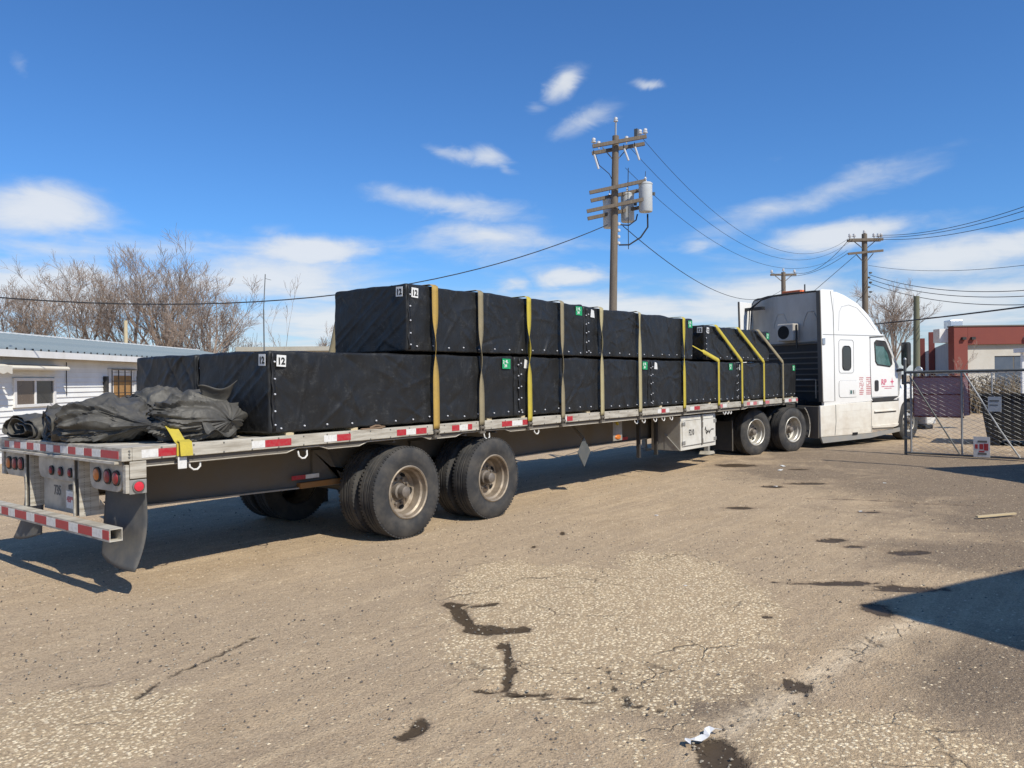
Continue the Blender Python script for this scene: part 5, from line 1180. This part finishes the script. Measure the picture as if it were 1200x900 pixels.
# ------------------------------------------------------------------ bare trees
def bare_tree(loc, H, spread, seed, label, cat='tree', nlimb=6, trunk_h=.3, dens=1.0, up_=.35, mat=('bark', 'twig'), r0=None, lean=0, levels=4, name='bare_tree', tw=.016):
    T = thing(name, label, cat, loc, 0, 'bare trees behind the yard'); rg = random.Random(seed)
    tm, cm_ = MB(), MB(); r0 = r0 or H*.018
    LL = [.42, .50, .30, .16, .085]; NB = [nlimb, 6, 6, 5, 0]
    def grow(p, d, L, r, lv):
        n = 5 if lv < 3 else 3; pts = [p.copy()]; rs = [r]; q = p.copy(); dd = d.copy()
        w_ = (.05, .13, .17, .20, .22)[lv]
        for i in range(n):
            dd = (dd+Vector((rg.gauss(0, w_), rg.gauss(0, w_), rg.gauss(0, w_*.5)+up_*(.05 if lv == 0 else .16)))).normalized()
            q = q+dd*L/n; pts.append(q.copy()); rs.append(max(tw*.4, r*(1-(.45 if lv == 0 else .72)*(i+1)/n)))
        (tm if lv == 0 else cm_).tube(pts, rs, 8 if lv == 0 else 5 if lv == 1 else 3, cap=False)
        if lv >= levels: return
        k = max(2, int(NB[lv]*dens*rg.uniform(.8, 1.2)))
        for i in range(k):
            t = rg.uniform(.50, 1.0) if lv == 0 else rg.uniform(.22, 1.0)
            if i == 0: t = 1.0
            x_ = min(t*n, n-1e-6); ii = int(x_); b = pts[ii].lerp(pts[ii+1], x_-ii)
            dv = (pts[ii+1]-pts[ii]).normalized(); o = dv.orthogonal().normalized(); o.rotate(Matrix.Rotation(rg.uniform(0, 6.28), 3, dv))
            nd = (dv+o*spread*rg.uniform(.5, 1.15)*(.25 if i == 0 and lv == 0 else 1)+Vector((0, 0, up_*.5))).normalized()
            grow(b, nd, H*LL[lv+1]*rg.uniform(.7, 1.15)*(1-.35*t if lv else 1), max(tw*.55, rs[ii]*(.62 if lv == 0 else .55)), lv+1)
    grow(Vector((0, 0, 0)), Vector((lean, lean*.5, 1)).normalized(), H*LL[0], r0, 0)
    tm.build('trunk', mat[0], T, smooth=True); cm_.build('crown', mat[1], T, stuff=False)
    return T
trees = [
 (155, 44, 10.2, .62, 1, 'tall bare tree, left one of the tall pair behind the metal roof', 8),
 (184, 42, 10.4, .55, 2, 'tallest bare tree, right one of the tall pair behind the metal roof', 8),
 (203, 43, 9.0, .60, 3, 'dark slim bare tree just right of the tall pair', 7),
 (247, 40, 8.2, .85, 4, 'broad pale bare tree nearest the thin mast', 10),
 (118, 46, 8.6, .65, 5, 'bare tree with a ragged tip left of the tall pair', 7),
 (86, 44, 7.4, .80, 6, 'bushy bare tree third in from the left edge', 8),
 (48, 45, 7.6, .80, 7, 'bushy bare tree second in from the left edge', 8),
 (8, 43, 7.4, .80, 8, 'bushy bare tree at the left edge of the picture', 8),
 (338, 50, 7.2, .55, 10, 'small sparse bare tree between the mast and the top crates', 5),
]
for u, z, H, sp, sd, lb, nl in trees:
    bare_tree(gpt(u, z), H*(.80 if sd in (1, 2, 3) else .86 if sd == 4 else .98), sp*1.1, sd, lb, nlimb=nl, dens=.6 if sd == 10 else 1.12, r0=.05 if sd == 10 else H*.019, tw=.016)
bare_tree(gpt(388, 60), 5.2, .7, 21, 'faint bare bush peeking left of the rear top crate', nlimb=6, tw=.018)
bare_tree(gpt(1048, 62), 8.0, .75, 22, 'bare tree behind the windscreen, left of the plain greenish pole', nlimb=9, dens=1.1, tw=.020)
bare_tree(gpt(1122, 50), 3.3, .55, 23, 'little pale bare sapling in front of the red building', nlimb=4, tw=.014, dens=.6)
# thicket: nobody could count it
def thicket(name, label, pts, n, h, seed, mat, r=.014):
    rg = random.Random(seed); mb = MB()
    for k in range(n):
        t = rg.random()*(len(pts)-1); i = min(int(t), len(pts)-2); a = Vector(pts[i]).lerp(Vector(pts[i+1]), t-i)+Vector((rg.gauss(0, .8), rg.gauss(0, .8), 0))
        H = h*rg.uniform(.5, 1.1); d = Vector((rg.gauss(0, .25), rg.gauss(0, .25), 1)); q = [a, a+d*H*.5, a+d*H*.5+Vector((rg.gauss(0, .3), rg.gauss(0, .3), H*.5))]
        mb.tube(q, [r*1.5, r, r*.5], 3, cap=False)
        for j in range(7):
            b = q[0].lerp(q[1], rg.uniform(.3, 1)) if rg.random() < .4 else q[1].lerp(q[2], rg.random()); e = b+Vector((rg.gauss(0, .35), rg.gauss(0, .35), rg.uniform(.2, .7)))*H*.22
            mb.tube([b, e], [r*.7, r*.35], 3, cap=False)
    o = mb.build(name, mat, stuff=True, recalc=False); tag(o, label, 'undergrowth')
thicket('thicket', 'tangled bare undergrowth beneath the trees on the left', [gpt(-60, 46), gpt(60, 47), gpt(160, 46), gpt(300, 44)], 700, 3.4, 3, 'twig', .018)
thicket('far_thicket', 'brown haze of distant bare trees along the left skyline', [gpt(-80, 70), gpt(60, 72), gpt(200, 70), gpt(300, 72)], 800, 6.0, 4, 'bark', .026)

# ------------------------------------------------------------------ right hand background
def build_red():
    B0 = Vector((64.95, 4.43, 0)); T = thing('red_building', 'single storey red and cream commercial building with red fins along its side', 'building', B0, math.atan2(-.785, .62))
    W_ = 26.0; H_ = 5.35; Hh = 3.98
    dp = Vector((.97, .24)); ex_ = Vector((.62, -.785)); ey_ = Vector((.785, .62))
    q = Vector((dp.dot(ex_), dp.dot(ey_)))     # side direction in local axes
    # box with slanting side
    L = 42
    pts = [(0, 0), (W_, 0), (W_+q.x*L, q.y*L), (q.x*L, q.y*L)]
    MB().prism(pts, 'Z', 0, H_-1.1).build('wall', 'shadedwall', T)
    MB().prism([(p[0]*1, p[1]+.02) for p in pts], 'Z', H_-1.1, H_-1.05).build('roof', 'concrete', T)
    MB().box((-.1, -.5, 0), (.95, .3, H_)).build('red_column', 'redwall', T, bevel=.02)
    MB().box((.95, -.5, Hh), (W_, .3, H_)).build('red_band', 'redwall', T, bevel=.02)
    MB().box((-.15, -.56, H_), (W_, .35, H_+.09)).build('parapet_cap', 'aludark', T)
    MB().box((.95, -.2, 0), (3.15, .0, Hh)).build('cream_panel', 'whitewall', T)
    MB().box((.95, -.26, Hh-.28), (W_, -.01, Hh-.003)).build('soffit_band', 'concrete', T)
    MB().box((3.15, -.2, 3.1), (W_, .0, Hh)).build('cream_panel', 'whitewall', T)
    for k in range(14):
        x = 3.15+k*1.5; w = MB().box((x, -.12, .8), (x+1.5, -.03, 3.1)).build('window', 'aludark', T)
        MB().box((x+.05, -.13, .85), (x+1.45, -.115, 3.05)).build('pane', 'windowgrey', w)
    for x in (.45, 1.15): MB().box((x, -.72, 4.35), (x+.28, -.5, 4.55)).build('wall_lamp', 'black', T)
    for x in (5.2, 7.0): MB().box((x, -.72, 4.3), (x+.45, -.5, 4.55)).build('wall_lamp', 'trim', T)
    for k, t in enumerate((16.5, 30.5)):
        c = q*t; MB().obox((c.x-.3, c.y, 2.9), (.5, .55, 5.8), (0, 0, math.atan2(q.y, q.x)-math.pi/2)).build('red_fin', 'redwall', T, bevel=.02)
    MB().box((-.75, .3, 4.2), (.0, 1.2, 5.25)).build('roof_unit', 'trim', T)
    MB().box((1.6, 3, H_-1.05), (2.6, 4, H_+.75)).build('roof_unit', 'chrome', T, bevel=.05)
    return T
build_red()
# wire fence with dry brush behind the gate
FA, FB = Vector(cam_pt(1085, 450, 36)), Vector(cam_pt(1420, 450, 30)); FA.z = FB.z = 0
def chain_mesh(T, L, H, z0, pitch, r, name='chain_link_mesh'):
    """diamond mesh in the local X-Z plane"""
    mb = MB(); n = int(L/pitch); rows = int(H/pitch*2)
    for k in range(n):
        pts = []
        for j in range(rows+1): pts.append((k*pitch+pitch/2*(1 if (j+k) % 2 else -1)+pitch/2, .004*(1 if j % 2 else -1), z0+j*H/rows))
        mb.tube(pts, r, 3, cap=False)
    return mb.build(name, 'wiremesh', T, stuff=True, recalc=False)
d = FB-FA; T = thing('wire_fence', 'far chain link fence in front of dry brush at the right', 'fence', FA, math.atan2(d.y, d.x))
chain_mesh(T, d.length, 1.7, .05, .16, .006)
for k in range(int(d.length/2.6)+1): MB().tube([(k*2.6, 0, 0), (k*2.6, 0, 1.85)], .035, 8).build('post', 'galv', T, smooth=True)
MB().tube([(0, 0, 1.8), (d.length, 0, 1.8)], .025, 6).build('top_rail', 'galv', T)
thicket('dry_brush', 'dense dry brown brush behind the far wire fence', [tuple(FA+Vector((1.0, .8, 0))), tuple(FB+Vector((1.5, 1.2, 0)))], 900, 1.55, 9, 'brush', .022)
# the swing gate
G0 = Vector((15.74, -2.50, 0)); G1 = Vector((15.35, -5.9, 0)); gd = G1-G0; GA = math.atan2(gd.y, gd.x)
T = thing('chain_link_gate', 'chain link swing gate standing open at the right', 'gate', G0, GA); GL = gd.length; GH = 1.80
for x in (.07, 1.06, 3.30): MB().tube([(x, 0, .04), (x, 0, GH)], .021 if x else .028, 10).build('upright', 'galv', T, smooth=True)
MB().tube([(-.02, 0, GH), (GL, 0, GH+.02)], .030, 10).build('top_rail', 'galvdark', T, smooth=True)
MB().tube([(-.02, 0, .05), (GL, 0, .05)], .022, 10).build('bottom_rail', 'galvdark', T, smooth=True)
MB().tube([(.06, -.03, GH-.08), (1.02, -.03, .08)], .016, 8).build('brace', 'galvdark', T, smooth=True)
MB().tube([(1.12, -.03, GH-.04), (1.75, -.03, .62), (2.1, -.03, .06)], .017, 8).build('brace', 'galv', T, smooth=True)
chain_mesh(T, GL, GH-.08, .06, .085, .0048)
T = thing('gate_post', 'steel post that the left end of the open gate leans on', 'post', G0+Vector((.03, .05, 0)))
MB().tube([(0, 0, 0), (0, 0, 2.08)], .030, 12).build('post', 'galvdark', T, smooth=True); MB().lathe([(.034, 0), (.024, .03), (.001, .045)], (0, 0, 2.08), 'Z', 12).build('cap', 'galv', T)
for z in (.35, 1.55): MB().box((-.05, -.13, z), (.05, .05, z+.04)).build('hinge', 'galvdark', T)
def gate_pt(s, off, z): u = gd.normalized(); n = Vector((-u.y, u.x, 0)); return G0+u*s+n*off+Vector((0, 0, z))
msh = NT('see_through_banner_mesh'); msh.set(col=msh.mix(msh.rng(msh.voro(60), .2, .5), (.60, .38, .38), (.42, .24, .25)), rough=.8); MT['banner'] = msh.m
T = thing('banner', 'faded banner with maroon border hung behind the gate mesh', 'sign', gate_pt(.12, .05, .85), GA)
MB().grid(lambda i, j: (i*.95/10, .008*math.sin(i*.9), j*.84), 11, 2).build('banner_sheet', 'banner', T, solid=.003, recalc=False)
MB().box((-.01, -.012, .83), (.97, .012, .86)).box((-.01, -.012, -.02), (.97, .012, .01)).box((-.02, -.012, 0), (.0, .012, .84)).build('banner_border', 'redwall', T)
MB().grid(lambda i, j: (.96+i*.11-(.03*i if j == 0 else 0)*0, .03*i, .02+j*.80+i*(.02 if j else .02)), 2, 2).build('banner_fold', 'banner', T, solid=.003, recalc=False)
MB().bar((1.07, .03, .06), (1.05, .03, .82), .02).build('banner_border', 'redwall', T)
MB().box((.0, -.012, .46), (.95, -.006, .48)).build('banner_stripe', 'redwall', T)
T = thing('warning_sign', 'small white sign with red print wired low on the gate', 'sign', gate_pt(1.28, -.04, .04), GA)
MB().box((0, -.004, 0), (.30, .004, .42)).build('sign_board', 'label', T)
for k, (x0, x1, z0, z1, m_) in enumerate(((.03, .08, .17, .26, 'red'), (.11, .18, .16, .27, 'red'), (.19, .27, .14, .28, 'red'), (.08, .25, .30, .34, 'greyink'), (.08, .24, .05, .09, 'greyink'), (.1, .2, .10, .13, 'red'))):
    MB().box((x0, -.006, z0), (x1, -.0035, z1)).build('sign_print', m_, T)
T = thing('notice', 'pale blue paper notice fixed on the gate beside the dumpster', 'sign', gate_pt(1.55, -.04, .98), GA); MB().box((0, -.003, 0), (.24, .003, .30)).build('notice_sheet', 'transformer', T); MB().box((.03, -.005, .2), (.2, -.0025, .23)).box((.03, -.005, .12), (.18, -.0025, .14)).build('notice_print', 'greyink', T)
# black skip
T = thing('dumpster', 'black open top dumpster with sloping end behind the gate', 'dumpster', (19.15, -3.52, 0), R(-86))
L_ = 3.4
MB().prism([(-.12, 1.22), (.05, .15), (L_-.4, .15), (L_, 1.22)], 'Y', 0, 1.7).build('body', 'skip', T, bevel=.01)
MB().prism([(-.18, 1.20), (-.18, 1.27), (L_+.05, 1.27), (L_+.05, 1.20)], 'Y', -.05, 0).build('rim', 'skip', T)
MB().box((1.0, -.06, 1.272), (L_, -.02, 1.30)).build('rim_edge', 'rail', T)
MB().box((.1, -.03, .0), (.3, 1.6, .15)).build('skid', 'skip', T); MB().box((L_-.9, -.03, .0), (L_-.7, 1.6, .15)).build('skid', 'skip', T)
T = thing('sign_post', 'short white post with flat cap at the right edge behind the gate', 'post', (CAM.x+.785*24+.619*15.6, CAM.y+.619*24-.785*15.6, 0))
MB().tube([(0, 0, 0), (0, 0, 2.4)], .045, 8).build('post', 'trim', T, smooth=True); MB().obox((.1, -.12, 2.45), (.5, .5, .14), (0, 0, .9)).build('cap', 'trim', T)
# rubble and litter
o = MB().obox((0, 0, .02), (.62, .035, .02), (0, 0, 0)).build('stick', 'planks', loc=(8.08, -5.03, .01), rot=(0, 0, -.58)); tag(o, 'pale thin stick of wood lying on the gravel at the right', 'stick')
T = thing('plastic_scrap', 'torn white plastic scrap beside the puddle at the bottom', 'litter', (.50, -4.70, .012), -.2)
MB().grid(lambda i, j: (i*.026-.12, (j-.5)*.035+.02*math.sin(i*1.1), .012+.010*math.sin(i*1.7+j)), 10, 2).build('scrap', 'trim', T, solid=.002, recalc=False)
for k, (x, y, s_) in enumerate(((5.9, -1.6, .05), (9.3, -1.9, .06), (7.6, -3.6, .04), (11.5, -1.2, .10), (12.2, -1.0, .10), (10.6, -3.2, .05), (3.0, -3.4, .03))):
    o = MB().obox((0, 0, .006), (s_, s_*.6, .008), (0, .1, k)).build('paper_scrap', 'label', loc=(x, y, .004)); tag(o, 'tiny pale scrap of litter '+['in the open middle of the yard', 'between the tool box and the wood stick', 'a step left of the wood stick', 'nearest the front drive wheels', 'just right of the scrap by the drive wheels', 'left of the gate shadow', 'near the broken edge right of the pale gravel'][k], 'litter', 'scraps of litter on the yard')
# ------------------------------------------------------------------ buildings just out of frame at the right whose shade falls into the yard
T = thing('yard_shed', 'grey shed just outside the right edge, its shadow lying on the yard', 'shed', (2.50, -8.60, 0), math.atan2(-.78, 1.79))
MB().box((0, -5, 0), (6.5, 0, 4.0)).build('wall', 'steelgrey', T); MB().box((-.04, -5.05, 4.0), (6.55, .04, 4.06)).build('roof', 'roofblue', T)
T = thing('shipping_container', 'grey shipping container just outside the right edge', 'container', (12.62, -6.05, 0), math.atan2(-.64, .77))
MB().box((0, -2.4, .1), (6.0, 0, 2.95)).build('box', 'steelgrey', T)
for k in range(18): MB().box((.15+k*.32, .0, .25), (.30+k*.32, .03, 2.8)).build('rib', 'steelgrey', T)
T = thing('lamp_pole', 'plain steel pole beside the container outside the right edge', 'pole', (12.86, -5.97, 0)); MB().tube([(0, 0, 0), (0, 0, 4.9)], .05, 10).build('pole', 'galv', T, smooth=True)
